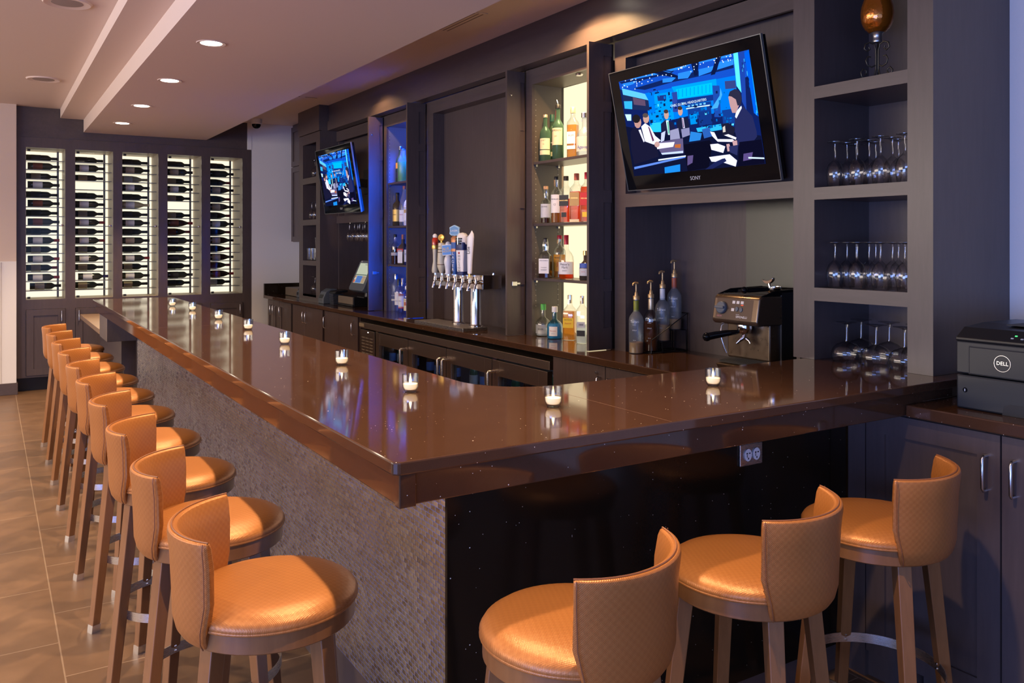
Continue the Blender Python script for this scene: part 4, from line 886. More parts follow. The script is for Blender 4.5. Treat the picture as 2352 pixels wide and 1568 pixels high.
    B2(dict(h=.330, r=.034, sh='round', glass=thin('yellow_glass', (.45,.50,.02), .06, base=.2, gl=(.8,.8,.2)), cap=(CP['red'], .42, .93, 1.02), labels=[(L['yellow'], .20, .45, 80)]), 'yellow-green bottle with red cap at the pocket door edge, top blue shelf', 3.13, 6.70, t1)
    B2(dict(h=.295, r=.044, sh='round', glass=GL['brown'], cap=(CP['black'], .40, .94, 1.02), labels=[(L['goldl'], .14, .50, 80), (L['goldl'], .78, .92, 1)], txt=[('RESERVE', .012, .34, INK)]), 'dark bottle with gold label, leftmost on the second blue shelf', 3.13, 6.985, t2)
    B2(dict(h=.345, r=.045, sh='cone', glass=GL['frost'], cap=(CP['rust'], .34, .93, 1.02), labels=[(L['white'], .10, .40, 80)], txt=[('PEACH', .014, .28, INKR)]), 'tall frosted white bottle in the middle of the second blue shelf', 3.12, 6.815, t2)
    B2(dict(h=.300, r=.040, sh='round', glass=GL['white'], cap=(CP['black'], .40, .94, 1.02), labels=[(L['white'], .14, .56, 80), (L['tan'], .36, .46, 25)], txt=[('MALIBU', .014, .50, INKB)]), 'white bottle with a small palm-coloured emblem on the second blue shelf', 3.10, 6.69, t2)
    B2(dict(h=.265, r=.038, sh='round', glass=clear, liq=(.58, LQ['dk']), cap=(CP['black'], .40, .92, 1.02), labels=[(L['pale'], .30, .40, 80)], txt=[('Tia Maria', .012, .35, INKR)]), 'clear bottle of dark liqueur with a narrow label, third blue shelf', 3.12, 7.01, t3)
    B2(dict(h=.262, r=.040, sh='wide', sq=1, glass=GL['brown'], cap=(CP['rust'], .34, .86, 1.02), labels=[(L['white'], .06, .50, .7), (L['red'], .44, .54, .9)], txt=[('COINTREAU', .008, .49, INKW)]), 'square dark bottle with white label and rust cap, third blue shelf', 3.11, 6.82, t3)
    B2(dict(h=.240, r=.036, sh='wide', glass=clear, cap=(CP['silver'], .36, .92, 1.02), labels=[(L['pale'], .12, .56, 70)], txt=[('GIN', .018, .40, INKB)]), 'clear bottle with pale label at the pocket door edge, third blue shelf', 3.10, 6.69, t3)
    B2(dict(h=.335, r=.041, sh='tall', glass=GL['frost'], cap=(CP['silver'], .40, .86, 1.0), labels=[(L['pale'], .28, .33, 70)], txt=[('GREY GOOSE', .010, .42, INKW)]), 'tall frosted vodka bottle, leftmost on the counter in the blue cabinet', 3.13, 7.02, CT)
    B2(dict(h=.295, r=.036, sh='round', glass=clear, cap=(CP['black'], .40, .80, 1.0), labels=[(L['white'], .22, .60, 50)], txt=[('VODKA', .010, .34, INK)]), 'clear bottle with white label and black neck on the counter in the blue cabinet', 3.10, 6.89, CT)
    B2(dict(h=.300, r=.038, sh='round', glass=clear, cap=(CP['cork'], .34, .84, 1.02), labels=[(L['white'], .18, .56, 60), (L['red'], .50, .57, 60), (L['red'], .15, .20, 60)], txt=[('VODKA', .011, .175, INKW), ('STOLI', .013, .36, INK)]), 'clear bottle with red and white label on the counter in the blue cabinet', 3.08, 6.765, CT)
    B2(dict(h=.340, r=.036, sh='tall', glass=GL['blue'], cap=(CP['silver'], .44, .93, 1.0)), 'tall bright blue bottle behind the others in the blue cabinet', 3.19, 6.90, CT)
    B2(dict(h=.250, r=.034, sh='round', glass=clear, cap=(CP['red'], .40, .90, 1.0), labels=[(L['cream'], .12, .54, 70), (L['rust'] if 'rust' in L else CP['rust'], .30, .42, 20)], txt=[('TITO', .010, .48, INK)]), 'clear bottle with cream label and round brown seal at the pocket door edge', 3.08, 6.66, CT)
bottles()

def syrups():
    G = 'syrup bottles beside the coffee machine'; brass = pm('brass_pump', (.62,.42,.20), .35, .6)
    rack = thing('syrup_rack', 'stepped black wire rack holding the syrup bottles', 'rack', (3.20, 3.60, CT))
    m = MB(); x0, x1 = 3.115-3.2, 3.385-3.2
    for y in (-.055, .065):
        m.tube([(x0,y,.004), (x0,y,.075), (x1,y,.215), (x1,y,.004), (x0,y,.004)], .003, 6)
    for k, x in enumerate((x0, x0+.09, x0+.18, x1)):
        z = .012+.055*max(0,k-1) if k < 3 else .13
        m.tube([(x,-.055,.004), (x,.065,.004)], .003, 6)
        if k in (1, 2): 
            zz = (.058, .118)[k-1]
            m.tube([(x-.005,-.055,.004), (x-.005,-.05,zz), (x-.005,.06,zz), (x-.005,.065,.004)], .003, 6).tube([(x+.085,-.055,.004), (x+.085,-.05,zz), (x+.085,.06,zz), (x+.085,.065,.004)], .003, 6)
    m.tube([(x1,-.055,.215), (x1,.065,.215)], .003, 6)
    m.build('wire_frame', wire, rack, smooth=60)
    data = [(3.072, 3.622, .0003, GL['frost'], LQ['syr'],   .20, CP['olive'], 'with olive neck label, standing in front of the rack'),
            (3.165, 3.605, .0080, clear, LQ['brn'], .55, CP['tan'], 'of dark brown syrup with gold neck'),
            (3.247, 3.600, .0615, GL['frost'], LQ['syr'], .30, CP['white'], 'with white neck label'),
            (3.337, 3.600, .1215, GL['frost'], LQ['syr'], .20, CP['rust'], 'with rusty pink neck label, highest in the rack')]
    for x, y, z, g, lq, lv, nk, d in data:
        h = .305
        t = bottle('syrup_bottle', dict(h=h, r=.041, sh='round', glass=g, liq=(lv, lq), cap=(brass, .42, .98, 1.05), labels=[(CP['white'], .0, .001, 1)]), 'pump syrup bottle '+d, 'bottle', (x, y, CT+z), R(36), G)
        MB().lathe([(.0150, .232), (.0155, .235), (.0150, .292), (.0145, .294)], 16).build('neck_label', nk, t, smooth=60)
        MB().text('Torani', .020, faceX(-.0425, 0, .178), bend=.042).text('CLASSIC', .006, faceX(-.0425, 0, .160), bend=.042).text('SYRUP', .009, faceX(-.0425, 0, .130), bend=.042).text('750 ml', .006, faceX(-.0425, 0, .075), bend=.042).build('lettering', INKW, t)
        p = MB().tube([(0,0,.318), (0,0,.385)], .0042, 10).lathe([(.011,.318), (.009,.335), (.004,.345)], 14); p.tube([(.012,-.006,.390), (-.010,.005,.392), (-.024,.012,.388), (-.027,.013,.378)], .006, 8, rs=[.006,.0075,.0055,.004])
        p.build('pump', brass, t, smooth=60)
syrups()

# ------------------------------------------------------------------ espresso machine
def espresso():
    t = thing('espresso_machine', 'black and bronze espresso machine on the back counter beside the shelf tower', 'coffee machine', (3.15, 2.825, CT))
    br = brushed('bronze_front', (.17,.125,.09), .30, (1,1,1), .85); T = Matrix.Translation((-.15, 0, 0))   # local x=0 is the front plane
    w = .142
    m = MB(); m.T = T
    # head: front panel leaning, section in x,z swept across y
    m.prism([(.012,.228), (0,.236), (-.006,.246), (.014,.356), (.030,.367), (.20,.367), (.20,.228)], -w, w, 'y')
    m.build('head', br, t, bevel=.008, smooth=40, segs=3)
    m = MB(); m.T = T; m.box(.095, .355, -w+.012, w-.004, .055, .236).build('lower_body', br, t, bevel=.010, segs=3)
    m = MB(); m.T = T; m.box(.16, .36, -w-.001, w+.001, .02, .385).box(.19, .35, -w-.002, w+.002, .0, .02).build('side_shell', blackp, t, bevel=.006)
    m = MB(); m.T = T; m.prism([(.03,.3675), (.12,.392), (.34,.398), (.355,.386), (.355,.3675)], -w, -w+.012, 'y').prism([(.03,.3675), (.12,.392), (.34,.398), (.355,.386), (.355,.3675)], w-.012, w, 'y').box(.335, .355, -w+.012, w-.012, .3675, .396)
    m.build('cup_rail', blackg, t, bevel=.003)
    m = MB(); m.T = T
    for k in range(9): m.box(.06+k*.030, .066+k*.030, -w+.014, w-.014, .368, .372)
    m.build('cup_grid', grate, t)
    F = faceX(-.15, 0, 0) @ Matrix.Translation((0, .298, .010)) @ Matrix.Rotation(-R(10.3), 4, 'X')
    F = faceX(-.1495, 0, .298) @ Matrix.Translation((0,0,-.0045)) @ Matrix.Rotation(-R(10.3), 4, 'X')
    def fm(): q = MB(); q.T = F; return q
    q = fm(); q.box(-.120, .108, -.048, .052, .0005, .0016); q.build('control_panel', pm('dark_bronze_panel', (.085,.058,.044), .38, .5), t)
    q = fm(); q.T = F @ Matrix.Translation((-.082, .006, .0017)); q.lathe([(.031,0), (.030,.012), (.026,.016), (0,.016)], 28).box(-.028, .028, -.006, .006, .012, .026)
    q.build('dial_knob', greyp, t, bevel=.002, smooth=40)
    for i, (u, v) in enumerate([(-.012,.036), (.014,.036), (.040,.036), (-.014,.0)]):
        q = fm(); q.box(u-.009, u+.009, v-.007, v+.007, .0016, .0026).build('icon', pm('icon_white', (.6,.58,.55), .4), t, bevel=.001)
    for u, v in ((.012,.004), (.038,.002)):
        q = fm(); q.T = F @ Matrix.Translation((u, v, .0017)); q.lathe([(.010,0), (.009,.004), (0,.005)], 20, sy=1.2).build('button', greyp, t, smooth=40)
    q = fm(); q.box(.034, .048, .0225, .0255, .0016, .0022).build('status_light', emis('red_status_light', (1,.08,.04), 2), t)
    q = fm(); q.text('SIMONELLI', .0145, Matrix.Translation((.045, -.033, .0022))).text('NUOVA', .006, Matrix.Translation((.020, -.022, .0022))).build('lettering', INKW, t)
    q = fm(); q.text('OSCAR', .010, Matrix.Translation((-.095, -.034, .0022))).build('lettering', pm('pink_ink', (.6,.25,.3), .5), t)
    m = MB(); m.T = T; m.prism([(-.012,.035), (.095,.052), (.125,.052), (.125,.0), (.01,.0)], -w+.002, w-.03, 'y').build('drip_tray', br, t, bevel=.005)
    m = MB(); m.T = T; 
    for k in range(8): m.box(.005+k*.012, .011+k*.012, -w+.012, w-.04, .042+k*.002, .0500+k*.0012)
    m.build('tray_grid', grate, t)
    m = MB(); m.T = T @ Matrix.Translation((.055, -.012, .205)); m.lathe([(.034,.022), (.036,.005), (.034,-.006), (.026,-.020), (0,-.022)], 28).build('group_head', chrome, t, smooth=50)
    pf = MB(); pf.T = T; pf.tube([(.030,.005,.192), (-.015,.035,.186), (-.055,.062,.178), (-.085,.083,.170)], .016, 14, rs=[.010,.015,.0175,.018]); pf.T = T @ Matrix.Translation((-.092,.088,.168)); pf.lathe([(0,-.022), (.013,-.018), (.020,-.006), (.021,.004), (.015,.015), (0,.021)], 18)
    pf.build('portafilter_handle', blackg, t, smooth=60)
    m = MB(); m.T = T; m.tube([(.055,-.012,.185), (.045,-.014,.165), (.028,-.006,.152), (.018,.004,.138)], .007, 10, rs=[.014,.012,.008,.006]).tube([(.055,-.012,.165), (.062,-.035,.150), (.060,-.045,.138)], .006, 10, rs=[.011,.007,.005])
    m.build('spout', chrome, t, smooth=60)
    m = MB(); m.T = T; m.tube([(.06,.10,.235), (.03,.112,.215), (.022,.112,.17), (.035,.095,.10)], .0035, 8).tube([(.032,.098,.112), (.040,.088,.082)], .006, 8).build('steam_wand', nickel, t, smooth=60)
    # portafilter and tamper resting on the cup shelf
    p = thing('portafilter', 'spare black-handled chrome portafilter lying on top of the espresso machine', 'coffee tool', (3.12, 2.76, CT+.374))
    MB().tube([(-.07,.03,.018), (-.03,.015,.020), (.03,-.008,.022)], .012, 12, rs=[.012,.013,.009]).lathe([(0,.001), (.010,.004), (.017,.014), (.017,.022), (.010,.032), (0,.035)], 18, c=(-.085,.036,.0)).build('handle', blackg, p, smooth=60)
    MB().lathe([(.0,.002), (.026,.002), (.032,.010), (.034,.030), (.034,.034), (.030,.034), (.028,.008), (0,.006)], 24, c=(.060,-.018,0)).build('basket', chrome, p, smooth=50)
    cr = []
    for i in range(17): a = R(200+i*8.75); cr.append((math.cos(a)*.034, math.sin(a)*.030))
    for i in range(17): a = R(340-i*8.75); cr.append((math.cos(a)*.034, math.sin(a)*.015))
    q = MB(); q.T = faceX(.03, -.008, .078) @ Matrix.Rotation(R(8), 4, 'Z'); q.prism(cr, -.009, .009).tube([(0,-.028,0), (.004,-.052,.0)], .008, 8).build('spout', chrome, p, bevel=.002, smooth=40)
espresso()

# ------------------------------------------------------------------ beer tower
def taps():
    t = thing('beer_tower', 'polished steel double-column beer tower with seven faucets on the back counter', 'beer tower', (2.935, 5.33, CT)); 
    def Lm(): q = MB(); q.T = Matrix.Translation((-2.935, -5.33, -CT)); return q
    Lm().box(2.86, 3.01, 4.973, 5.69, 1.229, 1.327).build('faucet_box', pm('mirror_steel', (.55,.52,.50), .12, 1), t, bevel=.003)
    for y in (5.20, 5.46):
        q = Lm(); q.lathe([(.052,.957), (.052,.964), (.040,.968), (.0375,.975), (.0375,1.229)], 32, c=(2.935, y, 0)); q.build('column', chrome, t, smooth=40)
    for x in (2.98,): Lm().tube([(x, 5.03, 1.327), (x, 5.03, 1.338)], .012, 14).build('cap_screw', chrome, t, smooth=40)
    ys = [5.605, 5.498, 5.392, 5.286, 5.178, 5.074, 4.985]; proto = None
    for i, y in enumerate(ys):
        q = Lm(); x = 2.86
        q.T = q.T @ Matrix.Translation((x, y, 1.278))
        q.tube([(0,0,0), (-.012,0,0), (-.035,0,0), (-.055,0,.002)], .01, 12, rs=[.019,.013,.011,.009]).tube([(-.040,0,.004), (-.055,0,-.022), (-.062,0,-.050), (-.062,0,-.060)], .008, 12, rs=[.010,.009,.008,.0095]).tube([(-.045,0,-.004), (-.046,0,.020), (-.046,0,.034)], .009, 12, rs=[.012,.009,.006])
        q.build('faucet', chrome, t, smooth=50)
    tr = thing('drip_tray', 'flat steel drip tray under the beer taps', 'tray', (2.885, 5.51, CT))
    MB().box(-.10, .10, -.39, .39, .0, .022).build('tray_body', steel, tr, bevel=.002)
    q = MB()
    for k in range(14): q.box(-.09+k*.0132, -.084+k*.0132, -.375, .375, .022, .0235)
    q.build('grid', pm('dull_steel_grid', (.52,.46,.40), .35, .9), tr)
    # tap handles, each its own
    G = 'beer tap handles'; xx = 2.814
    def H(nm, lab, y, z):
        h = bpy.data.objects.new('tap_handle', None); COL.objects.link(h); h.parent = t; h['label'] = lab
        h.scale = (1.22, 1.22, 1.0); h.location = (xx-2.935, y-5.33, z-CT); h.rotation_euler = (0,0,R(18)); return h
    cream = pm('cream_enamel', (.62,.56,.40), .35); wh = pm('white_enamel', (.80,.79,.78), .3); blue = pm('blue_enamel', (.03,.11,.36), .35); navy = pm('navy_enamel', (.02,.03,.12), .35); gold = pm('gold_metal', (.75,.48,.12), .3, .8); redg = pm('red_glass', (.45,.03,.01), .15, coat=.5); cop = pm('copper_band', (.55,.25,.12), .4, .5)
    z0 = 1.312
    def ferr(t): MB().tube([(0,0,0), (0,0,.014)], .007, 10).build('ferrule', chrome, t, smooth=50)
    h = H('a', 'cream tap handle with a red and gold top, leftmost on the tower', ys[0], z0); ferr(h)
    MB().lathe([(0,.012), (.017,.014), (.020,.030), (.018,.055), (.012,.10), (.013,.15), (.015,.19), (0,.19)], 24).build('grip', cream, h, smooth=60)
    MB().lathe([(0,.19), (.019,.190), (.021,.205), (.019,.22), (0,.22)], 20).build('band', gold, h, smooth=40); MB().lathe([(0,.22), (.019,.222), (.019,.262), (.014,.275), (0,.275)], 20).build('top', redg, h, smooth=50); MB().lathe([(0,.275), (.013,.276), (.015,.29), (.008,.302), (0,.305)], 16).build('finial', wh, h, smooth=60)
    h = H('b', 'cream barrel-shaped tap handle with a gold disc on top', ys[1], z0); ferr(h)
    MB().lathe([(0,.012), (.010,.014), (.024,.055), (.027,.07), (.024,.16), (.020,.235), (0,.24)], 24).build('grip', cream, h, smooth=40)
    for z in (.075, .165, .185): MB().lathe([(.0268-(z-.075)*.03,z), (.0275-(z-.075)*.03,z+.002), (.0268-(z-.075)*.03,z+.005)], 24).build('band', pm('brown_band', (.12,.05,.02), .5), h, smooth=60)
    q = MB(); q.T = faceX(0, 0, .275) ; q.lathe([(0,-.006), (.024,-.006), (.026,0), (.024,.006), (.012,.008), (0,.010)], 24); q.tube([(0,-.024,0), (0,-.04,0)], .006, 8); q.build('disc', gold, h, smooth=40)
    MB().text('BREW', .010, faceX(-.0262, 0, .21), bend=.022).build('lettering', INK, h)
    h = H('c', 'white tap handle carrying a tilted square blue and white sign', ys[2], z0); ferr(h)
    MB().lathe([(0,.010), (.022,.012), (.017,.022), (.020,.06), (.026,.10), (.022,.13), (.014,.145), (0,.15)], 24).build('grip', wh, h, smooth=60)
    q = MB(); q.T = faceX(-.005, 0, .185) @ Matrix.Rotation(R(3), 4, 'Z'); q.box(-.042, .042, -.040, .040, -.010, .008); q.build('sign', wh, h, bevel=.004)
    q = MB(); q.T = faceX(-.005, 0, .185) @ Matrix.Rotation(R(3), 4, 'Z'); q.box(-.036, .036, -.034, .034, .0085, .0092); q.build('sign_face', pm('sky_blue_print', (.08,.28,.72), .4), h)
    q = MB(); q.T = faceX(-.005, 0, .185) @ Matrix.Rotation(R(9), 4, 'Z'); q.text('BLUE', .022, Matrix.Translation((-.004,.010,.0097))).text('MOON', .022, Matrix.Translation((.002,-.010,.0097))).build('lettering', L['yellow'], h)
    MB().lathe([(0,.222), (.020,.222), (.014,.24), (.006,.246), (0,.247)], 16).build('top', wh, h, smooth=50)
    h = H('d', 'blue tapered tap handle with upright white lettering and a pale badge on top', ys[3], z0); ferr(h)
    q = MB(); q.T = Matrix.Identity(4); q.sq([(.010,.012), (.015,.05), (.019,.19), (.020,.24)], 5, rnd=.5).build('grip', blue, h, smooth=50)
    MB().sq([(.0195,.175), (.0198,.195)], 5, rnd=.5).build('band', cop, h, smooth=50); MB().sq([(.0202,.24), (.021,.27), (.012,.285)], 5, rnd=.5).build('top', cop, h, smooth=50)
    q = MB(); 
    for i, ch in enumerate('LAGER'): q.text(ch, .030, faceX(-.0195, 0, .160-i*.0285))
    q.build('lettering', INKW, h)
    q = MB(); q.T = faceX(-.004, 0, .322); hexa = [(-.040,-.022), (-.024,-.034), (.024,-.034), (.040,-.022), (.036,.0), (.040,.024), (.020,.034), (0,.042), (-.020,.034), (-.040,.024), (-.036,0)]
    q.prism(hexa, -.005, .005); q.tube([(0,-.034,0), (0,-.045,0)], .006, 8); q.build('badge', pm('pale_blue_badge', (.35,.55,.72), .35), h, bevel=.002)
    q = MB(); q.T = faceX(-.004, 0, .322); q.prism([(a*.8, b*.8) for a, b in hexa], .005, .0062).build('badge_face', pm('mid_blue_badge', (.10,.28,.55), .35), h)
    q = MB(); q.T = faceX(-.004, 0, .322); q.text('LAGER', .018, Matrix.Translation((0,0,.0066))).build('lettering', INKW, h)
    h = H('e', 'white tap handle with a hockey mask on top and upright black lettering', ys[4], z0); ferr(h)
    MB().sq([(.010,.008), (.024,.012), (.025,.035)], 5, rnd=.4).build('base', navy, h, smooth=50); MB().sq([(.0248,.036), (.029,.17), (.0295,.185)], 5, rnd=.4).build('grip', wh, h, smooth=50); MB().sq([(.0298,.186), (.031,.205), (.029,.24)], 5, rnd=.4).build('collar', navy, h, smooth=50)
    MB().lathe([(0,.195), (.016,.20), (.030,.225), (.037,.262), (.034,.285), (.022,.303), (0,.309)], 20, sx=.9).build('mask', wh, h, smooth=60)
    q = MB()
    for z, hw in ((.232,.016), (.250,.022), (.266,.024)): q.box(-.0385, -.028, -hw, hw, z-.0065, z+.0045)
    q.build('mask_slot', blackp, h, bevel=.002)
    q = MB(); q.box(-.041, -.030, -.0015, .0015, .225, .274)
    q.build('mask_bar', chrome, h)
    q = MB()
    for i, ch in enumerate('MOLSON'): q.text(ch, .022, faceX(-.0292, 0, .142-i*.0200))
    q.build('lettering', INK, h)
    q = MB(); q.T = faceX(-.0296, 0, .165); q.poly([(a, b, 0) for a, b in [(0,-.008), (.007,-.003), (.005,.002), (.008,.006), (.003,.006), (0,.011), (-.003,.006), (-.008,.006), (-.005,.002), (-.007,-.003)]]).build('maple_leaf', INKR, h)
    h = H('f', 'tall white slant-topped tap handle with black lettering', ys[5], z0); MB().tube([(0,0,0), (0,0,.026)], .008, 10).build('ferrule', gold, h, smooth=50)
    vs = []
    for z, a, b, off in ((.024,.014,.012,0), (.12,.018,.013,-.002), (.22,.023,.014,-.005), (.275,.0255,.014,-.007)):
        for i in range(16):
            an = 2*PI*i/16; vs.append((b*math.cos(an), off+a*math.sin(an), z))
    for k, f in ((1, .9), (2, .55), (3, .2)):
        for i in range(16):
            an = 2*PI*i/16; y = math.sin(an); vs.append((.014*f*math.cos(an), -.007-(1-f)*.006+.0255*f*y, .275+k*.012+(-y)*.012))
    q = MB().add(vs, [(j*16+i, j*16+(i+1) % 16, (j+1)*16+(i+1) % 16, (j+1)*16+i) for j in range(6) for i in range(16)]+[tuple(reversed(range(16))), tuple(96+i for i in range(16))]); q.build('grip', wh, h, smooth=60)
    q = MB(); q.T = faceX(-.0148, -.003, .185) @ Matrix.Rotation(PI/2, 4, 'Z'); q.text('Lite', .034, Matrix.Identity(4)).build('lettering', INK, h)
taps()

# ------------------------------------------------------------------ glasses
def glassware():
    wg = [(.0275,0), (.0283,.001), (.0345,.045), (.0350,.058), (.0330,.075), (.0250,.095), (.0120,.108), (.0058,.114), (.0040,.125), (.0038,.165), (.0055,.178), (.020,.1825), (.0320,.1845), (.0322,.186), (.012,.188), (0,.188)]
    big = [(.052,0), (.0530,.001), (.0590,.025), (.0590,.038), (.0530,.055), (.0380,.070), (.0180,.078), (.0065,.082), (.0055,.092), (.0050,.135), (.007,.150), (.024,.156), (.0415,.159), (.0418,.161), (.014,.163), (0,.163)]
    bur = [(.034,0), (.0350,.001), (.0440,.045), (.0450,.062), (.0400,.085), (.0240,.105), (.0080,.114), (.0045,.125), (.0045,.165), (.007,.180), (.022,.185), (.0360,.187), (.0362,.189), (.012,.191), (0,.191)]
    tum = [(0,.003), (.026,.002), (.028,.006), (.0330,.130), (.0318,.130), (.0270,.010), (0,.009)]
    def G(prof, label, loc, group, nm='wine_glass', cat='glass'):
        o = MB().lathe([(r, z) for r, z in prof], 28).build(nm, gob, smooth=60) if False else None
        m = MB(); k = 28; vs = []
        for r, z in prof:
            for i in range(k):
                a = 2*PI*i/k; vs.append((r*math.cos(a), r*math.sin(a), z))
        m.add(vs, [(j*k+i, j*k+(i+1) % k, (j+1)*k+(i+1) % k, (j+1)*k+i) for j in range(len(prof)-1) for i in range(k)])
        o = m.build(nm, gob, smooth=60); o.location = loc; return tag(o, label, cat, group)
    posn = ['left end', 'second from left', 'third from left', 'right end']
    for z, sh in ((1.7752, 'upper'), (1.3642, 'middle')):
        base = None
        for row, (x, ys) in enumerate([(2.945, (2.225, 2.122, 2.018, 1.915)), (3.022, (2.225, 2.122, 2.018, 1.915)), (3.100, (2.238, 2.146, 2.044, 1.940))]):
            for i, y in enumerate(ys):
                lab = 'upturned wine glass, %s shelf of glasses in the right tower, %s row, %s' % (sh, ('front', 'middle', 'back')[row], posn[i])
                lab = 'upturned wine glass on the tower\'s %s glass shelf, %s row, %s' % (sh, ('front', 'middle', 'back')[row], posn[i])
                if base is None: base = G(wg, lab, (x, y, z), 'wine glasses on the %s shelf of the right tower' % sh)
                else: dup(base, (x, y, z), None, lab)
    base = None
    for (x, y), l in zip([(2.955, 2.178), (3.10, 2.215), (2.955, 2.045), (3.10, 2.085), (2.965, 1.930), (3.10, 1.965)], ['front left', 'back left', 'front middle', 'back middle', 'front right', 'back right']):
        lab = 'wide upturned goblet standing on the bar top inside the tower, %s of six' % l
        if base is None: base = G(big, lab, (x, y, 1.0672), 'wide goblets on the bar top in the tower', 'goblet')
        else: dup(base, (x, y, 1.0672), None, lab)
    for (x, y), l in zip([(2.94, 8.79), (2.95, 8.69), (3.03, 8.75), (3.03, 8.64)], ['front left', 'front right', 'back left', 'back right']):
        G(wg, 'small upturned wine glass in the narrow left tower, %s' % l, (x, y, 1.7952), 'wine glasses in the narrow left tower')
    for (x, y), l in zip([(2.93, 8.83), (2.94, 8.74), (2.95, 8.65), (3.03, 8.78), (3.03, 8.68)], ['front left', 'front middle', 'front right', 'back left', 'back right']):
        G(tum, 'straight tumbler in the narrow left tower, %s' % l, (x, y, 1.3602), 'tumblers in the narrow left tower', 'tumbler')
    for (x, y), l in zip([(3.0, 8.78), (3.0, 8.68)], ['left', 'right']):
        G([(a, b*.9) for a, b in tum], 'tumbler stacked on others in the narrow left tower, %s' % l, (x, y, 1.4905), 'stacked tumblers in the narrow left tower', 'tumbler')
    G(bur, 'single large upturned wine glass in the bottom cubby of the left tower', (2.96, 8.745, 1.0002), None)
    G(bur, 'round glass half hidden by the small television in the left tower', (2.96, 8.74, 2.2402), None)
    # glasses hanging under the ledge of the small television bay
    rk = thing('glass_rack', 'metal hanging rack for stemware under the ledge of the small television', 'rack', (3.22, 7.85, 1.78))
    for k in range(6): 
        y = -.34+k*.136; m = MB(); m.tube([(-.14, y, -.034), (.14, y, -.034)], .003, 6).tube([(-.13, y, -.034), (-.13, y, 0)], .003, 6).tube([(.13, y, -.034), (.13, y, 0)], .003, 6); m.build('rail', chrome, rk, smooth=60)
    hb = None
    for i in range(5):
        for j, x in enumerate((3.11, 3.20)):
            y = 8.122-i*.136; lab = 'wine glass hanging foot-up below the small television, %s row, place %s from the left' % (('front', 'back')[j], ('one', 'two', 'three', 'four', 'five')[i])
            lab = 'wine glass hanging below the small television, %s row, %s from left' % (('front', 'back')[j], ('first', 'second', 'third', 'fourth', 'fifth')[i])
            if hb is None: hb = G(wg, lab, (x, y, 1.562), 'wine glasses hanging in the rack')
            else: dup(hb, (x, y, 1.562), None, lab)
glassware()

# ------------------------------------------------------------------ candle lamp in the top cubby
def hurricane():
    t = thing('hurricane_lamp', 'amber glass hurricane lamp on a black scrolled iron stand in the top cubby', 'lamp', (2.985, 2.06, 2.1905), R(30))
    iron = pm('dark_scrolled_iron', (.06,.052,.038), .4, .7)
    def scroll(q, sgn, cx, cz, r, z0, turns=1.15):
        return [(sgn*(cx+r*(1-.5*i/20)*math.cos(q+turns*2*PI*i/20)), 0, cz+r*(1-.5*i/20)*math.sin(q+turns*2*PI*i/20)) for i in range(21)]
    for k in range(3):
        m = MB(); m.T = Matrix.Rotation(k*2*PI/3, 4, 'Z')
        m.tube([(.006,0,.12), (.005,0,.05), (.012,0,.012), (.04,0,.004), (.062,0,.014), (.066,0,.032), (.056,0,.044), (.044,0,.038), (.044,0,.026), (.050,0,.022)], .0032, 7)
        m.tube([(.006,0,.04), (.006,0,.12), (.012,0,.142), (.030,0,.150), (.048,0,.142), (.052,0,.124), (.040,0,.114), (.030,0,.122), (.034,0,.132)], .0032, 7)
        m.tube([(.008,0,.060), (.022,0,.052), (.040,0,.060), (.046,0,.078), (.038,0,.094), (.026,0,.092)], .0028, 7)
        m.build('scroll_leg', iron, t, smooth=60)
    MB().lathe([(0,.150), (.018,.150), (.020,.156), (.017,.162), (.019,.182), (.026,.188), (0,.188)], 24).build('collar', pm('pewter', (.35,.36,.38), .3, .9), t, smooth=50)
    am = NT('amber_crackle_glass'); v = vec(am, (1,1,1)); vo = am.n('ShaderNodeTexVoronoi', {0: v, 'Scale': 70.0}, feature='DISTANCE_TO_EDGE'); nz = am.n('ShaderNodeTexNoise', {0: v, 'Scale': 60.0, 'Detail': 3.0})
    bmp = am.n('ShaderNodeBump', {'Strength': .7, 'Distance': .003, 'Height': nz}); a = am.n('ShaderNodeBsdfPrincipled', {'Base Color': (.42,.13,.012,1), 'Roughness': .12, 'Metallic': .75, 'Normal': bmp, 'Coat Weight': .6})
    mt = am.end(a)
    pr = [(.026,.188), (.034,.192), (.040,.200), (.046,.203), (.047,.208), (.052,.213), (.060,.236), (.063,.262), (.060,.290), (.050,.320), (.043,.345), (.043,.375), (.052,.410), (.050,.410), (.041,.375), (.041,.345), (.048,.320), (.058,.290)]
    MB().lathe(pr, 36).build('glass_shade', mt, t, smooth=60)
hurricane()

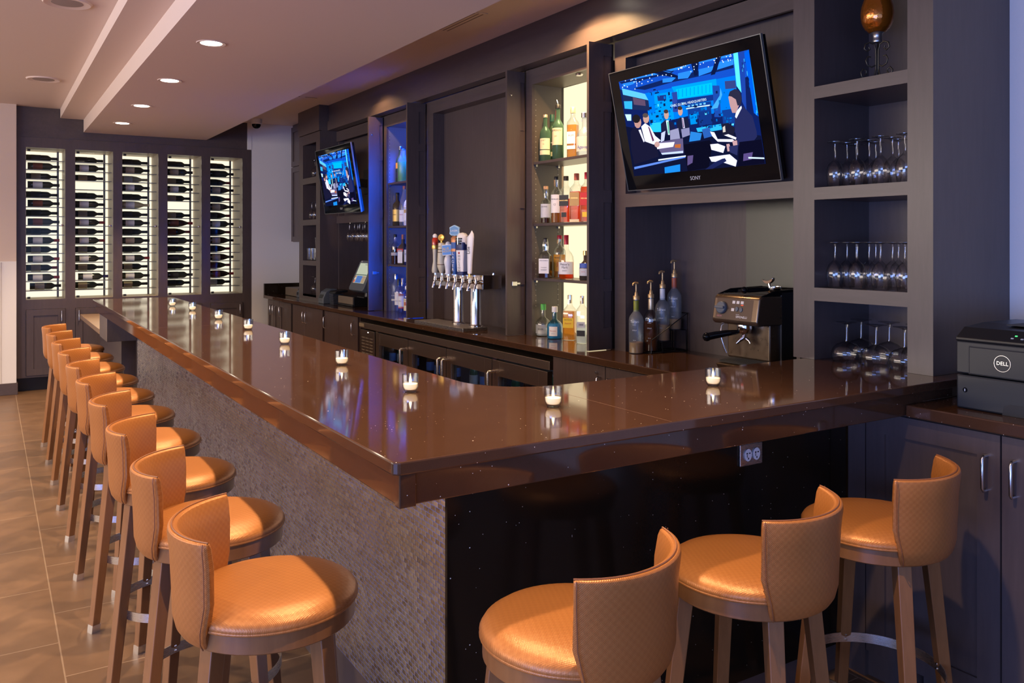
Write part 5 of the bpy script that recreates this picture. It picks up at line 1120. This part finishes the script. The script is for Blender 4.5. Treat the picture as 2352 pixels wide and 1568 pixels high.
# ------------------------------------------------------------------ till, printers and boxes on the back counter
def till():
    t = thing('point_of_sale_terminal', 'grey touch-screen till with lit screen on a swivel stand beside the blue cabinet', 'till', (2.99, 7.50, CT))
    def Lm(): q = MB(); q.T = faceX(0, 0, .315) @ Matrix.Rotation(-R(24), 4, 'X'); return q
    q = Lm(); q.prism([(-.185,-.13), (-.165,-.158), (.165,-.158), (.185,-.13), (.172,.13), (.15,.148), (-.15,.148), (-.172,.13)], -.055, 0); q.build('monitor_housing', greyp, t, bevel=.008, segs=3)
    q = Lm(); q.box(-.135, .135, -.085, .118, .0, .0012); q.build('screen', emis('till_screen_pale', (.62,.66,.50), .75), t)
    sc = [(-.135,.135,-.005,.003, (.10,.14,.12)), (-.132,-.095,-.080,-.010, (.55,.30,.18)), (-.132,-.100,-.082,-.055, (.75,.12,.08)), (-.128,-.098,-.050,-.030, (.8,.75,.7)), (-.085,.050,-.082,-.012, (.10,.22,.60)), (.055,.132,-.082,-.012, (.50,.35,.22)), (.0,.132,.100,.105, (.2,.2,.15)), (.03,.132,-.030,-.024, (.10,.2,.5))]
    for a, b, c, d, col in sc:
        q = Lm(); q.box(a, b, c, d, .0013, .0017); q.build('screen_button', emis('till_key_%d' % int(col[0]*100+col[2]*1000), col, .75), t)
    q = Lm(); q.text('NCR', .014, Matrix.Translation((-.115, .132, .0006))).build('maker_mark', INKW, t)
    MB().tube([(.045,0,.235), (.06,0,.16), (.06,0,.105)], .03, 14, rs=[.022,.022,.032]).box(-.01, .13, -.09, .09, .098, .108).build('stand', blackp, t, smooth=50)
    d = thing('cash_drawer', 'low taupe and black till base box under the touch screen', 'box', (2.965, 7.86, CT))
    MB().box(.012, .22, -.20, .20, .003, .095).build('drawer_body', blackp, d, bevel=.003); MB().box(0, .012, -.198, .198, .022, .094).build('drawer_front', pm('taupe_metal', (.15,.115,.085), .5), d, bevel=.002)
    MB().box(.0, .012, -.198, .198, .003, .020).build('lower_strip', grate, d); MB().lathe([(.005,0), (0,.001)], 10).build('lock', nickel, d).location = (-.0005, -.02, .011)
    p = thing('receipt_printer', 'grey receipt printer with curved top left of the till base', 'printer', (2.862, 8.285, CT))
    MB().prism([(0,.0), (0,.055), (.03,.12), (.08,.150), (.15,.150), (.16,.12), (.16,0)], -.075, .075, 'y').build('housing', greyp, p, bevel=.008, segs=3)
    MB().prism([(-.001,.055), (.014,.092), (.015,.092), (.001,.055)], -.05, .05, 'y').build('paper_slot', blackp, p); MB().box(-.004, 0, -.045, .045, .035, .042).build('tear_bar', nickel, p)
    k = thing('menu_stack', 'black ring-bound menu stack between the receipt printer and till', 'stack', (2.93, 8.13, CT))
    m = MB()
    for i in range(8): m.box(-.005-i*.001, .10, -.055, .055, .002+i*.0135, .0095+i*.0135)
    m.build('folder_pages', pm('striped_folder', (.05,.055,.075), .4), k); MB().prism([(-.02,.112), (.0,.135), (.12,.145), (.12,.125), (.0,.112)], -.12, .055, 'y').build('cover', blackp, k, bevel=.004)
    b = thing('ticket_printer', 'small taupe ticket printer in the far corner of the back counter', 'printer', (2.98, 9.62, CT))
    MB().box(0, .22, -.23, .25, .003, .095).build('body', pm('taupe_metal', (.15,.115,.085), .5), b, bevel=.004); MB().prism([(-.02,.0), (-.02,.06), (.03,.11), (.15,.11), (.15,0)], -.33, -.232, 'y').build('feed_unit', greyp, b, bevel=.005); MB().box(-.024, -.0205, -.30, -.26, .03, .06).build('feed_slot', blackp, b)
till()

# ------------------------------------------------------------------ right end: side counter, cabinet, laser printer
def rightend():
    t = thing('base_cabinet', 'blue-lit dark cabinet with framed doors below the laser printer, right of the bar end', 'cabinet', (2.68, 1.5, 0)); inv = Matrix.Translation((-2.68, -1.5, 0))
    def P(mb, nm, mat, par=None, **k):
        ob = mb.build(nm, mat, par or t, **k)
        if par is None: ob.matrix_parent_inverse = inv
        return ob
    P(MB().box(2.68, 3.395, .62, 1.708, .09, .958).box(2.68, 2.76, 1.71, 1.956, .0, .955).box(2.72, 3.395, .62, 1.7, 0, .09), 'carcass', dark)
    P(MB().box(2.661, 2.679, 1.885, 1.955, .0, .950), 'filler_strip', dark)
    for a, b, hy in ((1.412, 1.880, 1.452), (.94, 1.406, 1.366)):
        z0, z1 = .095, .950; w = .072; m = MB(); x0, x1 = 2.66, 2.679
        m.box(x0, x1, a, a+w, z0, z1).box(x0, x1, b-w, b, z0, z1).box(x0, x1, a+w, b-w, z0, z0+w).box(x0, x1, a+w, b-w, z1-w, z1).box(x0+.010, x1, a+w, b-w, z0+w, z1-w)
        d = P(m, 'cabinet_door', dark)
        P(MB().tube([(x0, hy, .772), (x0-.022, hy, .772), (x0-.028, hy, .780), (x0-.028, hy, .872), (x0-.022, hy, .880), (x0, hy, .880)], .0052, 8), 'door_handle', nickel, d, smooth=60)
    tag(MB().box(2.63, 3.395, .6, 1.7085, .960, 1.0).build('side_worktop', QB, bevel=.004), 'brown stone worktop carrying the laser printer at the right edge', 'worktop')
    p = thing('laser_printer', 'large dark laser printer on the side worktop beside the shelf tower', 'printer', (2.736, 1.595, 1.0005))
    W2, Dp = .40, .38
    def F(): q = MB(); q.T = faceX(0, 0, 0); return q
    pb = pm('charcoal_printer_plastic', (.0085,.011,.015), .42)
    MB().box(0, Dp, -W2, 0, .0, .112).build('paper_tray', pb, p, bevel=.006)
    q = MB().box(0, Dp, -W2, 0, .1165, .222); q.build('lower_housing', pb, p, bevel=.004)
    MB().prism([(0,.222), (-.004,.226), (-.004,.234), (.045,.266), (.16,.276), (Dp-.01,.276), (Dp,.262), (Dp,.222)], -W2, 0, 'y').build('top_housing', blackp, p, bevel=.004)
    q = F(); q.box(.045, .37, .118, .206, .0, .0035); q.build('front_door', pb, p, bevel=.002)
    q = F(); q.box(.0425, .3725, .1165, .2085, .0002, .0012); q.build('door_gap', grate, p)
    q = F(); q.T = q.T @ Matrix.Translation((.152, .163, .0038)); q.tube([(.0255*math.cos(a), .0255*math.sin(a), .0004) for a in [2*PI*i/36 for i in range(36)]], .0011, 6, closed=True); q.text('DELL', .017, Matrix.Translation((0, 0, .0006))); q.build('logo', nickel, p)
    q = F(); q.T = q.T @ Matrix.Translation((.030, .062, .0005)); q.lathe([(.008,0), (.007,.001), (0,.001)], 20); q.build('tray_lock', blackg, p)
    q = F(); q.box(.028, .032, .058, .066, .0015, .002); q.build('key_slot', nickel, p)
    q = F(); q.prism([(.150,.0), (.155,.028), (.175,.036), (.40,.036), (.40,.0)], .0001, .0015); q.build('tray_handle_recess', grate, p)
    q = MB(); q.T = Matrix.Translation((.0125,0,.2455)) @ Matrix.Rotation(-R(33), 4, 'Y'); 
    for y in (-.175, -.205, -.235, -.26): q.box(-.004, .000, y-.004, y+.004, -.0005, .0012)
    q.build('panel_key', pm('pale_key_print', (.45,.48,.5), .5), p)
    q = MB(); q.T = Matrix.Translation((.024,0,.2525)) @ Matrix.Rotation(-R(33), 4, 'Y'); q.box(-.004, 0, -.185, -.178, 0, .0014); q.build('status_light', emis('green_status_light', (.1,.9,.25), 1.5), p)
    q = MB(); q.T = Matrix.Translation((.026,0,.2535)) @ Matrix.Rotation(-R(33), 4, 'Y'); q.box(-.008, .008, -.30, -.215, 0, .0012); q.build('display', pm('grey_display', (.14,.16,.2), .2), p)
    MB().box(.10, .30, -W2+.02, -.11, .2765, .279).build('output_slot', grate, p)
rightend()
